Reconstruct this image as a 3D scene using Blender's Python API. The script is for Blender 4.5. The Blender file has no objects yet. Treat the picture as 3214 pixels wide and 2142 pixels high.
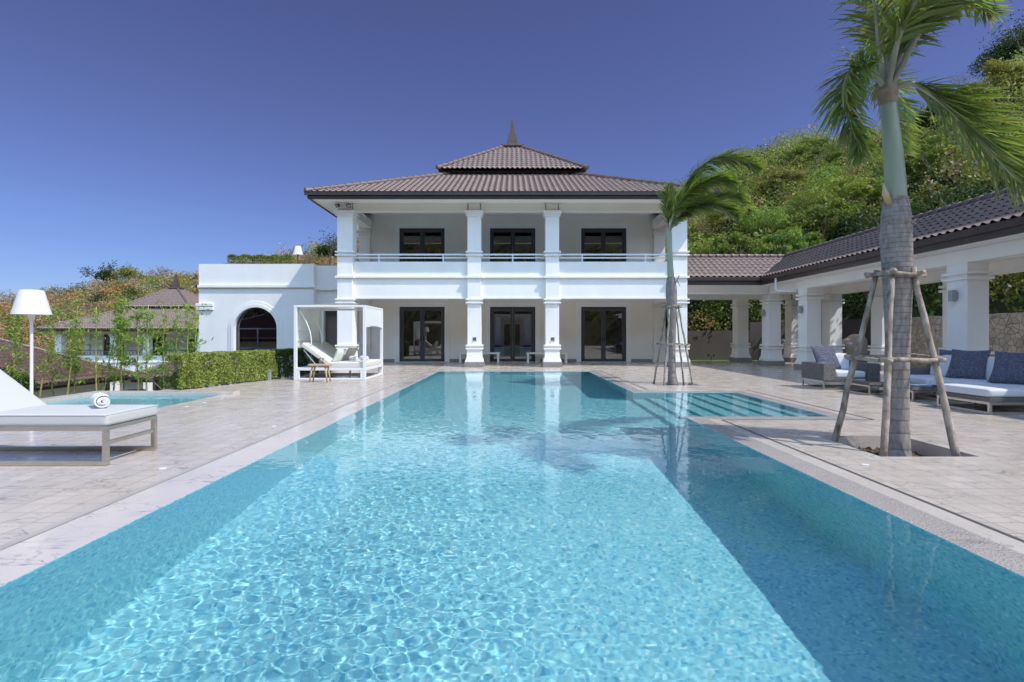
import bpy, math, random
import numpy as np
from mathutils import Vector, Matrix

# ------------------------------------------------------------------ camera, sky, sun, exposure
sc = bpy.context.scene
C = sc.collection
R = math.radians
cam = bpy.data.cameras.new('camera'); cam_o = bpy.data.objects.new('camera', cam); C.objects.link(cam_o)
sc.camera = cam_o
cam.sensor_width = 36; cam.lens = 18.97; cam.shift_y = -0.0056; cam.clip_start = .05; cam.clip_end = 3000
cam_o.location = (0, 0, 1.25); cam_o.rotation_euler = (R(90), 0, 0)
SUN = Vector((1, -.55, 1.5))
world = bpy.data.worlds.new('World'); sc.world = world; world.use_nodes = True
wn = world.node_tree; bg = wn.nodes['Background']
sky = wn.nodes.new('ShaderNodeTexSky'); sky.sky_type = 'NISHITA'; sky.sun_disc = False
sky.sun_elevation = math.atan2(1.5, math.hypot(1, .55)); sky.sun_rotation = math.atan2(1, -.55)
sky.air_density = 1.0; sky.dust_density = .15; sky.ozone_density = 3.0; sky.altitude = 200
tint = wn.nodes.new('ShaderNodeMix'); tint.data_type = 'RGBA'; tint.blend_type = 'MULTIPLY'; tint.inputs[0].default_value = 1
tint.inputs[7].default_value = (3.0, 2.62, 2.2, 1)  # multiplies the sky brighter, as fill light for the shaded walls
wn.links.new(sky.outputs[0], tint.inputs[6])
# added sky tint: darkened ahead, left brighter behind the camera to fill shade
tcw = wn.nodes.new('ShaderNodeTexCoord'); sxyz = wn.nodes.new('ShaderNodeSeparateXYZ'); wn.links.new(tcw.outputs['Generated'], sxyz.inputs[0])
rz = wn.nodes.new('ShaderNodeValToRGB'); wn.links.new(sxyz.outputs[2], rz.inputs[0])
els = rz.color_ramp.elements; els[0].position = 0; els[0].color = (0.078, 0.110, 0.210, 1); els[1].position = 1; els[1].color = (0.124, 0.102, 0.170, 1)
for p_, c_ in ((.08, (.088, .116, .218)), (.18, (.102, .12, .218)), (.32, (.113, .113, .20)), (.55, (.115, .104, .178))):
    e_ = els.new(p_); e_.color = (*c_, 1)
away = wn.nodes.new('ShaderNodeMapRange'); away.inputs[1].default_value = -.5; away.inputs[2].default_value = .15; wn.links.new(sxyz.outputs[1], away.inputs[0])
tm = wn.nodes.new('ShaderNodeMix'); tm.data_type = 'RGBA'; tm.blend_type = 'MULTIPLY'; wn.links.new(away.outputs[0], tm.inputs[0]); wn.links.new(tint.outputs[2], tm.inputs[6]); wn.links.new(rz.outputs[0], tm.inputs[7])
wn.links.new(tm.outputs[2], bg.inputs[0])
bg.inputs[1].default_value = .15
sun = bpy.data.lights.new('sun', 'SUN'); sun_o = bpy.data.objects.new('sun', sun); C.objects.link(sun_o)
sun.energy = 2.5; sun.angle = R(.5); sun.color = (1, .95, .885)
sun_o.rotation_euler = SUN.to_track_quat('Z', 'Y').to_euler()
sun.cycles.is_caustics_light = True
sc.view_settings.view_transform = 'Standard'; sc.view_settings.look = 'None'
sc.view_settings.exposure = .64; sc.view_settings.gamma = 1
cy = sc.cycles
cy.use_denoising = True; cy.max_bounces = 10; cy.diffuse_bounces = 5; cy.transparent_max_bounces = 12
cy.use_adaptive_sampling = True; cy.adaptive_threshold = .015; cy.sample_clamp_indirect = 6
rnd = random.Random(7); rng = np.random.default_rng(7)

# ------------------------------------------------------------------ materials
def nodes(m):
    return m.node_tree, m.node_tree.nodes, m.node_tree.links
def mat(name, col, rough=.6, metal=0, var=0, vscale=3, bump=0, bscale=40, spec=None, col2=None, stretch=None, detail=4):
    m = bpy.data.materials.new(name); m.use_nodes = True
    nt, n, l = nodes(m); b = n['Principled BSDF']
    b.inputs['Base Color'].default_value = (*col, 1); b.inputs['Roughness'].default_value = rough; b.inputs['Metallic'].default_value = metal
    if spec is not None: b.inputs['Specular IOR Level'].default_value = spec
    tc = n.new('ShaderNodeTexCoord'); src = tc.outputs['Object']
    if stretch:
        mp = n.new('ShaderNodeMapping'); mp.inputs['Scale'].default_value = stretch; l.new(src, mp.inputs[0]); src = mp.outputs[0]
    if var or col2:
        no = n.new('ShaderNodeTexNoise'); no.inputs['Scale'].default_value = vscale; no.inputs['Detail'].default_value = detail
        l.new(src, no.inputs['Vector'])
        cr = n.new('ShaderNodeValToRGB'); cr.color_ramp.elements[0].position = .3; cr.color_ramp.elements[1].position = .7
        c2 = col2 or tuple(min(1, c * (1 + var)) for c in col)
        c1 = col if col2 else tuple(c * (1 - var) for c in col)
        cr.color_ramp.elements[0].color = (*c1, 1); cr.color_ramp.elements[1].color = (*c2, 1)
        l.new(no.outputs['Fac'], cr.inputs[0]); l.new(cr.outputs[0], b.inputs['Base Color'])
    if bump:
        nb = n.new('ShaderNodeTexNoise'); nb.inputs['Scale'].default_value = bscale; nb.inputs['Detail'].default_value = 5
        l.new(src, nb.inputs['Vector']); bp = n.new('ShaderNodeBump'); bp.inputs['Strength'].default_value = bump; bp.inputs['Distance'].default_value = .01
        l.new(nb.outputs['Fac'], bp.inputs['Height']); l.new(bp.outputs[0], b.inputs['Normal'])
    return m
def mth(n, l, op, a, b=None, c=None):
    x = n.new('ShaderNodeMath'); x.operation = op
    for i, v in enumerate((a, b, c)):
        if v is None: continue
        if isinstance(v, (int, float)): x.inputs[i].default_value = v
        else: l.new(v, x.inputs[i])
    return x.outputs[0]
def marble(name, base, tile=0, rough=.3, wet=0, vein=1.0, spec=.5, joint=(.30, .255, .22)):
    m = bpy.data.materials.new(name); m.use_nodes = True
    nt, n, l = nodes(m); b = n['Principled BSDF']
    b.inputs['Specular IOR Level'].default_value = spec
    geo = n.new('ShaderNodeNewGeometry'); P = geo.outputs['Position']
    vec = P; rv = None
    if tile:
        sn = n.new('ShaderNodeVectorMath'); sn.operation = 'SNAP'; sn.inputs[1].default_value = (tile, tile, 50); l.new(P, sn.inputs[0])
        wh = n.new('ShaderNodeTexWhiteNoise'); wh.noise_dimensions = '3D'; l.new(sn.outputs[0], wh.inputs['Vector'])
        sc_ = n.new('ShaderNodeVectorMath'); sc_.operation = 'SCALE'; sc_.inputs['Scale'].default_value = 7; l.new(wh.outputs['Color'], sc_.inputs[0])
        ad = n.new('ShaderNodeVectorMath'); ad.operation = 'ADD'; l.new(P, ad.inputs[0]); l.new(sc_.outputs[0], ad.inputs[1]); vec = ad.outputs[0]
        rv = wh.outputs['Value']
    def vmask(scale, width, dist, rot):
        mp = n.new('ShaderNodeMapping'); mp.inputs['Rotation'].default_value = (0, 0, rot); mp.inputs['Scale'].default_value = (1, 2.2, 1); l.new(vec, mp.inputs[0])
        no = n.new('ShaderNodeTexNoise'); no.inputs['Scale'].default_value = scale; no.inputs['Detail'].default_value = 6; no.inputs['Distortion'].default_value = dist
        l.new(mp.outputs[0], no.inputs['Vector'])
        a = mth(n, l, 'ABSOLUTE', mth(n, l, 'SUBTRACT', no.outputs['Fac'], .5))
        return mth(n, l, 'SUBTRACT', 1, mth(n, l, 'SMOOTH_MIN', mth(n, l, 'DIVIDE', a, width), 1, .1))
    v1 = vmask(1.3, .012, .8, .6); v2 = vmask(3.1, .02, .4, 1.1)
    lo = n.new('ShaderNodeTexNoise'); lo.inputs['Scale'].default_value = 1.7; lo.inputs['Detail'].default_value = 2; l.new(vec, lo.inputs['Vector'])
    gate = n.new('ShaderNodeMapRange'); gate.inputs[1].default_value = .44; gate.inputs[2].default_value = .6; l.new(lo.outputs['Fac'], gate.inputs[0])
    vv = mth(n, l, 'MULTIPLY', mth(n, l, 'MAXIMUM', v1, mth(n, l, 'MULTIPLY', v2, .6)), gate.outputs[0])
    vv = mth(n, l, 'MULTIPLY', vv, .75 * vein)
    mx = n.new('ShaderNodeMix'); mx.data_type = 'RGBA'; l.new(vv, mx.inputs[0])
    big = n.new('ShaderNodeTexNoise'); big.inputs['Scale'].default_value = .9; big.inputs['Detail'].default_value = 6; l.new(vec, big.inputs['Vector'])
    cr = n.new('ShaderNodeValToRGB'); cr.color_ramp.elements[0].position = .32; cr.color_ramp.elements[1].position = .62
    cr.color_ramp.elements[0].color = (*[c * .92 for c in base], 1); cr.color_ramp.elements[1].color = (*base, 1)
    l.new(big.outputs['Fac'], cr.inputs[0]); l.new(cr.outputs[0], mx.inputs[6]); mx.inputs[7].default_value = (.2, .18, .19, 1)
    col = mx.outputs[2]; h = None
    if tile:
        sx = n.new('ShaderNodeSeparateXYZ'); l.new(P, sx.inputs[0])
        def edge(o):
            f = mth(n, l, 'FRACT', mth(n, l, 'DIVIDE', o, tile))
            d = mth(n, l, 'SUBTRACT', .5, mth(n, l, 'ABSOLUTE', mth(n, l, 'SUBTRACT', f, .5)))
            return mth(n, l, 'MULTIPLY', d, tile)
        d = mth(n, l, 'MINIMUM', edge(sx.outputs[0]), edge(sx.outputs[1]))
        jm = mth(n, l, 'LESS_THAN', d, .0036)
        tv = n.new('ShaderNodeMix'); tv.data_type = 'RGBA'; tv.blend_type = 'MULTIPLY'; tv.inputs[0].default_value = 1
        vr = n.new('ShaderNodeMapRange'); vr.inputs[3].default_value = .95; vr.inputs[4].default_value = 1.03; l.new(rv, vr.inputs[0])
        l.new(col, tv.inputs[6]); l.new(vr.outputs[0], tv.inputs[7])
        jx = n.new('ShaderNodeMix'); jx.data_type = 'RGBA'; l.new(jm, jx.inputs[0]); l.new(tv.outputs[2], jx.inputs[6]); jx.inputs[7].default_value = (*joint, 1)
        col = jx.outputs[2]
    l.new(col, b.inputs['Base Color'])
    rn = n.new('ShaderNodeTexNoise'); rn.inputs['Scale'].default_value = 2.5; rn.inputs['Detail'].default_value = 5; l.new(P, rn.inputs['Vector'])
    rr = n.new('ShaderNodeMapRange'); rr.inputs[1].default_value = .3; rr.inputs[2].default_value = .7; rr.inputs[3].default_value = rough * .7; rr.inputs[4].default_value = rough * 1.35
    l.new(rn.outputs['Fac'], rr.inputs[0]); l.new(rr.outputs[0], b.inputs['Roughness'])
    nb = n.new('ShaderNodeTexNoise'); nb.inputs['Scale'].default_value = 60 if wet > 1 else 14; nb.inputs['Detail'].default_value = 3; l.new(P, nb.inputs['Vector'])
    bp = n.new('ShaderNodeBump'); bp.inputs['Strength'].default_value = wet if wet else .05; bp.inputs['Distance'].default_value = .006
    l.new(nb.outputs['Fac'], bp.inputs['Height']); l.new(bp.outputs[0], b.inputs['Normal'])
    return m
def mosaic(name):
    m = bpy.data.materials.new(name); m.use_nodes = True
    nt, n, l = nodes(m); b = n['Principled BSDF']; b.inputs['Roughness'].default_value = .35
    geo = n.new('ShaderNodeNewGeometry')
    sn = n.new('ShaderNodeVectorMath'); sn.operation = 'SNAP'; sn.inputs[1].default_value = (.022,) * 3
    off = n.new('ShaderNodeVectorMath'); off.operation = 'ADD'; off.inputs[1].default_value = (.0061, .0037, .0113)
    l.new(geo.outputs['Position'], off.inputs[0]); l.new(off.outputs[0], sn.inputs[0])
    wh = n.new('ShaderNodeTexWhiteNoise'); l.new(sn.outputs[0], wh.inputs['Vector'])
    cr = n.new('ShaderNodeValToRGB'); cr.color_ramp.interpolation = 'CONSTANT'
    cols = [(0, (.15, .46, .57)), (.06, (.24, .57, .64)), (.28, (.28, .61, .665)), (.52, (.32, .645, .685)), (.76, (.37, .69, .70)), (.93, (.18, .49, .63)), (.965, (.52, .77, .75))]
    e = cr.color_ramp.elements
    e[0].position = 0; e[0].color = (*cols[0][1], 1); e[1].position = cols[1][0]; e[1].color = (*cols[1][1], 1)
    for p, c in cols[2:]:
        x = e.new(p); x.color = (*c, 1)
    l.new(wh.outputs['Value'], cr.inputs[0]); l.new(cr.outputs[0], b.inputs['Base Color'])
    return m
def leafmat(name, trans=.35, rough=.5, spec=.3):
    m = bpy.data.materials.new(name); m.use_nodes = True
    nt, n, l = nodes(m); b = n['Principled BSDF']; b.inputs['Roughness'].default_value = rough; b.inputs['Specular IOR Level'].default_value = spec
    at = n.new('ShaderNodeAttribute'); at.attribute_name = 'tint'
    l.new(at.outputs['Color'], b.inputs['Base Color'])
    tr = n.new('ShaderNodeBsdfTranslucent'); mx = n.new('ShaderNodeMixShader'); mx.inputs[0].default_value = trans
    g = n.new('ShaderNodeMix'); g.data_type = 'RGBA'; g.blend_type = 'MULTIPLY'; g.inputs[0].default_value = 1; g.inputs[7].default_value = (1.3, 1.35, .6, 1)
    l.new(at.outputs['Color'], g.inputs[6]); l.new(g.outputs[2], tr.inputs[0])
    l.new(b.outputs[0], mx.inputs[1]); l.new(tr.outputs[0], mx.inputs[2]); l.new(mx.outputs[0], n['Material Output'].inputs[0])
    return m
def glass_pane(name, tintc=(.45, .5, .5), boost=2.2):
    m = bpy.data.materials.new(name); m.use_nodes = True
    nt, n, l = nodes(m); n.remove(n['Principled BSDF'])
    t = n.new('ShaderNodeBsdfTransparent'); t.inputs[0].default_value = (*tintc, 1)
    g = n.new('ShaderNodeBsdfGlossy'); g.inputs['Roughness'].default_value = .012
    nb = n.new('ShaderNodeTexNoise'); nb.inputs['Scale'].default_value = 1.3; bp = n.new('ShaderNodeBump'); bp.inputs['Strength'].default_value = .03
    geo = n.new('ShaderNodeNewGeometry'); l.new(geo.outputs['Position'], nb.inputs['Vector']); l.new(nb.outputs['Fac'], bp.inputs['Height']); l.new(bp.outputs[0], g.inputs['Normal'])
    fr = n.new('ShaderNodeFresnel'); fr.inputs[0].default_value = 1.52
    f2 = mth(n, l, 'MINIMUM', mth(n, l, 'ADD', mth(n, l, 'MULTIPLY', fr.outputs[0], boost), .12), 1)
    mx = n.new('ShaderNodeMixShader'); l.new(f2, mx.inputs[0]); l.new(t.outputs[0], mx.inputs[1]); l.new(g.outputs[0], mx.inputs[2])
    l.new(mx.outputs[0], n['Material Output'].inputs[0])
    return m
def cell_bump(m, scale, strength, joint=None, tone=0, rand=1.0, kind='EUCLIDEAN', jw=.06, stretch=None):
    nt, n, l = nodes(m); b = n['Principled BSDF']
    tc = n.new('ShaderNodeTexCoord'); src = tc.outputs['Object']
    if stretch:
        mp = n.new('ShaderNodeMapping'); mp.inputs['Scale'].default_value = stretch; l.new(src, mp.inputs[0]); src = mp.outputs[0]
    v = n.new('ShaderNodeTexVoronoi'); v.feature = 'DISTANCE_TO_EDGE'; v.inputs['Scale'].default_value = scale; v.inputs['Randomness'].default_value = rand
    l.new(src, v.inputs['Vector'])
    mr = n.new('ShaderNodeMapRange'); mr.inputs[2].default_value = jw; l.new(v.outputs['Distance'], mr.inputs[0])
    bp = n.new('ShaderNodeBump'); bp.inputs['Strength'].default_value = strength; bp.inputs['Distance'].default_value = .03
    l.new(mr.outputs[0], bp.inputs['Height']); l.new(bp.outputs[0], b.inputs['Normal'])
    if joint:
        c = n.new('ShaderNodeTexVoronoi'); c.inputs['Scale'].default_value = scale; c.inputs['Randomness'].default_value = rand; l.new(src, c.inputs['Vector'])
        hs = n.new('ShaderNodeHueSaturation'); base = b.inputs['Base Color']
        sx = n.new('ShaderNodeSeparateColor'); l.new(c.outputs['Color'], sx.inputs[0])
        vr = n.new('ShaderNodeMapRange'); vr.inputs[3].default_value = 1 - tone; vr.inputs[4].default_value = 1 + tone; l.new(sx.outputs[0], vr.inputs[0])
        l.new(vr.outputs[0], hs.inputs['Value'])
        if base.is_linked: l.new(base.links[0].from_socket, hs.inputs['Color'])
        else: hs.inputs['Color'].default_value = base.default_value
        mx = n.new('ShaderNodeMix'); mx.data_type = 'RGBA'; l.new(mr.outputs[0], mx.inputs[0]); mx.inputs[6].default_value = (*joint, 1); l.new(hs.outputs[0], mx.inputs[7])
        l.new(mx.outputs[2], base)
    return m
def bands(m, scale, strength, axis='Z', dark=.55, dist=1.5):
    # ring scars / ribs along an axis
    nt, n, l = nodes(m); b = n['Principled BSDF']
    tc = n.new('ShaderNodeTexCoord'); w = n.new('ShaderNodeTexWave'); w.bands_direction = axis; w.wave_profile = 'SAW'
    w.inputs['Scale'].default_value = scale; w.inputs['Distortion'].default_value = dist; w.inputs['Detail'].default_value = 2; w.inputs['Detail Scale'].default_value = 2
    l.new(tc.outputs['Object'], w.inputs['Vector'])
    bp = n.new('ShaderNodeBump'); bp.inputs['Strength'].default_value = strength; bp.inputs['Distance'].default_value = .012
    l.new(w.outputs['Fac'], bp.inputs['Height']); l.new(bp.outputs[0], b.inputs['Normal'])
    base = b.inputs['Base Color']
    mr = n.new('ShaderNodeMapRange'); mr.inputs[1].default_value = 0; mr.inputs[2].default_value = .18; mr.inputs[3].default_value = dark; mr.inputs[4].default_value = 1; l.new(w.outputs['Fac'], mr.inputs[0])
    mx = n.new('ShaderNodeMix'); mx.data_type = 'RGBA'; mx.blend_type = 'MULTIPLY'; mx.inputs[0].default_value = 1
    if base.is_linked: l.new(base.links[0].from_socket, mx.inputs[6])
    else: mx.inputs[6].default_value = base.default_value
    l.new(mr.outputs[0], mx.inputs[7]); l.new(mx.outputs[2], base)
    return m
M = {}
M['white'] = mat('white_render', (.84, .83, .80), .7, var=.045, vscale=1.6, bump=.15, bscale=60, stretch=(1, 1, .35), detail=7)
M['cream'] = mat('cream_render', (.84, .79, .71), .75, var=.03, vscale=1.1, bump=.1, bscale=60)
M['ceil'] = mat('ceiling_paint', (.86, .84, .79), .8)
M['plinth'] = mat('grey_stone', (.25, .235, .22), .5, var=.12, vscale=8)
M['metalwhite'] = mat('white_powder_coat', (.80, .80, .79), .35)
M['rail'] = mat('railing_paint', (.72, .77, .80), .4)
M['frame'] = mat('charcoal_aluminium', (.058, .062, .075), .35)
M['glass'] = glass_pane('door_glass', (.6, .62, .6), 2.8)
M['darkglass'] = glass_pane('window_glass', (.16, .18, .18), 2.6)
M['tile'] = mat('clay_roof_tile', (.275, .20, .172), .55, var=.2, vscale=5, bump=.1, bscale=30, spec=.25)
M['roll_shade'] = mat('tile_roll_end_shade', (.03, .022, .02), .9)  # solid roll-end faces coloured dark to stand for the shade under them
M['ridge'] = mat('ridge_tile', (.17, .125, .112), .42, var=.2, vscale=4, spec=.4)
M['tile2'] = mat('brown_roof_tile', (.13, .075, .062), .42, var=.22, vscale=4, bump=.1, bscale=30)
M['gutter'] = mat('brown_gutter', (.055, .038, .034), .35, var=.12, vscale=2)
M['spire'] = mat('brown_spire', (.075, .047, .04), .55, var=.1)
M['pave'] = marble('marble_paving', (.575, .505, .435), .2, .26, vein=1.25)
M['coping'] = marble('marble_coping', (.64, .575, .52), 0, .18, wet=.10, vein=1.3)
M['wetcoping'] = marble('wet_marble_coping', (.53, .475, .43), 0, .07, wet=2.6, vein=.6, spec=1.0)
M['border'] = marble('marble_border', (.60, .54, .48), 0, .22, vein=.8)
M['slot'] = mat('drain_slot', (.11, .1, .095), .6)
M['joint'] = mat('joint_strip', (.44, .41, .37), .4, var=.1)
M['mosaic'] = mosaic('pool_mosaic')
M['soil'] = mat('planting_soil', (.10, .06, .035), .95, var=.5, vscale=14, bump=.9, bscale=25)
M['steel'] = mat('brushed_steel', (.60, .56, .50), .3, metal=.9, var=.08, vscale=6, stretch=(1, 1, 8))
M['chrome'] = mat('chrome', (.7, .7, .7), .15, metal=1)
M['cushion'] = mat('white_canvas', (.54, .55, .53), .85, bump=.12, bscale=18)
M['cushion2'] = mat('grey_white_canvas', (.66, .67, .70), .85, bump=.12, bscale=18)
M['towel'] = mat('terry_towel', (.82, .82, .85), .95, bump=.8, bscale=160)
M['mattress'] = mat('oat_mattress', (.66, .63, .56), .85, bump=.12, bscale=20)
M['taupe'] = mat('taupe_fabric', (.42, .385, .31), .85, bump=.15, bscale=60)
M['mint'] = mat('pale_pillow', (.70, .74, .64), .85, bump=.12, bscale=30)
M['canopy'] = mat('canopy_mesh', (.74, .76, .70), .7)
M['wicker'] = cell_bump(mat('grey_wicker', (.30, .29, .28), .5), 45, .8, joint=(.05, .05, .05), tone=.3, rand=.15, jw=.25)
M['wickerplain'] = mat('dark_resin', (.12, .115, .115), .45, var=.1)
M['table'] = mat('dark_table_top', (.035, .037, .045), .12)
M['pillow'] = cell_bump(mat('blue_grey_waffle', (.29, .31, .41), .85), 34, 1.0, joint=(.13, .14, .20), tone=.4, rand=.05, jw=.42)
M['wood'] = mat('pale_ash_wood', (.55, .39, .22), .5, var=.14, vscale=6, stretch=(3, 3, .6))
M['stake'] = mat('weathered_pole', (.50, .43, .35), .8, col2=(.17, .12, .085), vscale=9, bump=1.0, bscale=26, stretch=(1.6, 1.6, .8), detail=8)
def rings(m):
    nt, n, l = nodes(m); b = n['Principled BSDF']; tc = n.new('ShaderNodeTexCoord'); sx = n.new('ShaderNodeSeparateXYZ'); l.new(tc.outputs['Object'], sx.inputs[0]); z = sx.outputs[2]
    no = n.new('ShaderNodeTexNoise'); no.inputs['Scale'].default_value = 3.5; no.inputs['Detail'].default_value = 3; l.new(tc.outputs['Object'], no.inputs['Vector'])
    ph = mth(n, l, 'ADD', mth(n, l, 'ADD', mth(n, l, 'MULTIPLY', z, 4.2), mth(n, l, 'MULTIPLY', mth(n, l, 'MULTIPLY', z, z), 3.0)), mth(n, l, 'MULTIPLY', no.outputs['Fac'], .38))
    f = mth(n, l, 'FRACT', ph)
    mr = n.new('ShaderNodeMapRange'); mr.inputs[1].default_value = 0; mr.inputs[2].default_value = .16; mr.inputs[3].default_value = .6; mr.inputs[4].default_value = 1; l.new(f, mr.inputs[0])
    bp = n.new('ShaderNodeBump'); bp.inputs['Strength'].default_value = .9; bp.inputs['Distance'].default_value = .014; l.new(mth(n, l, 'POWER', f, .5), bp.inputs['Height']); l.new(bp.outputs[0], b.inputs['Normal'])
    base = b.inputs['Base Color']; mx = n.new('ShaderNodeMix'); mx.data_type = 'RGBA'; mx.blend_type = 'MULTIPLY'; mx.inputs[0].default_value = 1
    l.new(base.links[0].from_socket, mx.inputs[6]); l.new(mr.outputs[0], mx.inputs[7]); l.new(mx.outputs[2], base); return m
M['trunk'] = rings(mat('palm_trunk_bark', (.29, .255, .235), .8, var=.3, vscale=11, stretch=(2.4, 2.4, .9), detail=7))
M['shaft'] = mat('green_crownshaft', (.27, .33, .21), .4, col2=(.41, .43, .33), vscale=2.5, stretch=(3, 3, .5), detail=7)
M['husk'] = mat('dry_husk', (.33, .24, .16), .8, var=.3, vscale=12)
M['stalk'] = mat('frond_stalk', (.33, .33, .24), .5, var=.2)
M['leaf'] = leafmat('leaves')
M['palmleaf'] = leafmat('palm_leaves', .45, .35, .6)
M['branch'] = mat('grey_branch', (.20, .165, .14), .85, var=.25, vscale=6)
M['culm'] = bands(mat('bamboo_culm', (.42, .36, .10), .4, col2=(.25, .33, .08), vscale=1.6), 1.6, .3, dark=.6, dist=0)
M['ground'] = mat('dry_hillside_soil', (.13, .105, .06), .95, col2=(.09, .095, .035), vscale=.12, bump=.6, bscale=2, detail=8)
M['grass'] = mat('lawn_grass', (.13, .24, .04), .9, var=.4, vscale=20)
M['grey'] = mat('taupe_wall', (.095, .08, .08), .8, var=.08, vscale=1.5, bump=.2, bscale=30)
M['rubble'] = cell_bump(mat('rubble_stone', (.47, .43, .37), .85, var=.15, vscale=5), 5.5, .9, joint=(.27, .21, .16), tone=.18, jw=.045)
M['boulder'] = mat('granite_boulder', (.34, .24, .16), .9, col2=(.30, .29, .28), vscale=2.2, bump=.8, bscale=9)
M['lampgrey'] = mat('grey_lamp_housing', (.33, .34, .35), .4)
M['shade'] = mat('white_lamp_shade', (.80, .76, .74), .6)
M['black'] = mat('black_plastic', (.015, .015, .017), .4)
M['room'] = mat('room_wall', (.70, .62, .52), .8)
M['brownwood'] = mat('brown_wood_panel', (.10, .055, .03), .4, var=.2, vscale=3, stretch=(5, 5, .5))
M['roomfloor'] = mat('room_floor', (.5, .45, .4), .25)
M['red'] = mat('red_drink', (.65, .04, .02), .1); M['orange'] = mat('orange_drink', (.8, .30, .02), .1)
M['clear'] = glass_pane('clear_glass', (.9, .9, .9), 1.5)
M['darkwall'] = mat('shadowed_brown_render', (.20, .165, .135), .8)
M['iron'] = mat('black_iron', (.02, .02, .025), .45)
M['curtain'] = mat('teal_curtain', (.05, .3, .26), .8)

# ------------------------------------------------------------------ builders
ORG = {}
class MB:
    def __init__(s): s.v = []; s.f = []; s.m = []; s.n = 0
    def add(s, V, F, mi=0):
        V = [tuple(p) for p in V]; b = s.n; s.v += V; s.n += len(V)
        s.f += [tuple(i + b for i in f) for f in F]; s.m += [mi] * len(F); return s
    def box(s, x0, y0, z0, x1, y1, z1, mi=0):
        V = [(x0, y0, z0), (x1, y0, z0), (x1, y1, z0), (x0, y1, z0), (x0, y0, z1), (x1, y0, z1), (x1, y1, z1), (x0, y1, z1)]
        return s.add(V, [(0, 3, 2, 1), (4, 5, 6, 7), (0, 1, 5, 4), (1, 2, 6, 5), (2, 3, 7, 6), (3, 0, 4, 7)], mi)
    def frus(s, cx, cy, z0, w0, d0, z1, w1, d1, mi=0):
        V = [(cx + sx * w / 2, cy + sy * d / 2, z) for z, w, d in ((z0, w0, d0), (z1, w1, d1)) for sx, sy in ((-1, -1), (1, -1), (1, 1), (-1, 1))]
        return s.add(V, [(0, 3, 2, 1), (4, 5, 6, 7), (0, 1, 5, 4), (1, 2, 6, 5), (2, 3, 7, 6), (3, 0, 4, 7)], mi)
    def beam(s, a, b, w, h=None, mi=0, up=(0, 0, 1)):
        h = h or w; a = Vector(a); b = Vector(b); t = (b - a).normalized(); u = Vector(up)
        if abs(t.dot(u)) > .98: u = Vector((0, 1, 0))
        x = t.cross(u).normalized(); y = x.cross(t)
        V = [p + x * sx * w / 2 + y * sy * h / 2 for p in (a, b) for sx, sy in ((-1, -1), (1, -1), (1, 1), (-1, 1))]
        return s.add(V, [(0, 3, 2, 1), (4, 5, 6, 7), (0, 1, 5, 4), (1, 2, 6, 5), (2, 3, 7, 6), (3, 0, 4, 7)], mi)
    def tube(s, P, r, k=8, mi=0, cap=True):
        P = [Vector(p) for p in P]; n = len(P)
        r = [r] * n if isinstance(r, (int, float)) else r
        up = Vector((0, 0, 1)); V = []; x = None
        for i in range(n):
            t = (P[min(i + 1, n - 1)] - P[max(i - 1, 0)]).normalized()
            if x is None:
                x = t.cross(up if abs(t.z) < .95 else Vector((0, 1, 0))).normalized()
            else:
                x = (x - t * x.dot(t)).normalized()
            y = t.cross(x)
            V += [P[i] + (x * math.cos(2 * math.pi * j / k) + y * math.sin(2 * math.pi * j / k)) * r[i] for j in range(k)]
        F = [(i * k + j, i * k + (j + 1) % k, (i + 1) * k + (j + 1) % k, (i + 1) * k + j) for i in range(n - 1) for j in range(k)]
        if cap: F += [tuple(range(k))[::-1], tuple((n - 1) * k + j for j in range(k))]
        return s.add(V, F, mi)
    def lathe(s, c, prof, k=24, mi=0):
        V = [(c[0] + r * math.cos(2 * math.pi * j / k), c[1] + r * math.sin(2 * math.pi * j / k), c[2] + z) for r, z in prof for j in range(k)]
        F = [(i * k + j, i * k + (j + 1) % k, (i + 1) * k + (j + 1) % k, (i + 1) * k + j) for i in range(len(prof) - 1) for j in range(k)]
        return s.add(V, F, mi)
    def obj(s, name, m, parent=None, smooth=False, origin=None, bevel=0, **kw):
        o0 = ORG[parent.name] if parent else Vector(origin if origin is not None else (0, 0, 0))
        me = bpy.data.meshes.new(name)
        me.from_pydata([(p[0] - o0.x, p[1] - o0.y, p[2] - o0.z) for p in s.v], [], s.f)
        for q in (m if isinstance(m, (list, tuple)) else [m]): me.materials.append(M[q] if isinstance(q, str) else q)
        me.polygons.foreach_set('material_index', s.m)
        if smooth:
            me.shade_smooth()
            if smooth is not True: me.set_sharp_from_angle(angle=R(smooth))
        me.update()
        return link(name, me, parent, o0, bevel, **kw)
def link(name, me, parent, o0, bevel=0, label=None, cat=None, group=None, kind=None):
    o = bpy.data.objects.new(name, me); C.objects.link(o)
    if parent: o.parent = parent; ORG[o.name] = ORG[parent.name]
    else: o.location = o0; ORG[o.name] = Vector(o0)
    if bevel:
        b = o.modifiers.new('bevel', 'BEVEL'); b.width = bevel; b.segments = 2; b.limit_method = 'ANGLE'; b.angle_limit = R(40)
    if label: o['label'] = label
    if cat: o['category'] = cat
    if group: o['group'] = group
    if kind: o['kind'] = kind
    return o
def thing(name, loc, label, cat, group=None):
    o = bpy.data.objects.new(name, None); C.objects.link(o); o.location = loc; o.empty_display_size = .3
    ORG[o.name] = Vector(loc); o['label'] = label; o['category'] = cat
    if group: o['group'] = group
    return o
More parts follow.
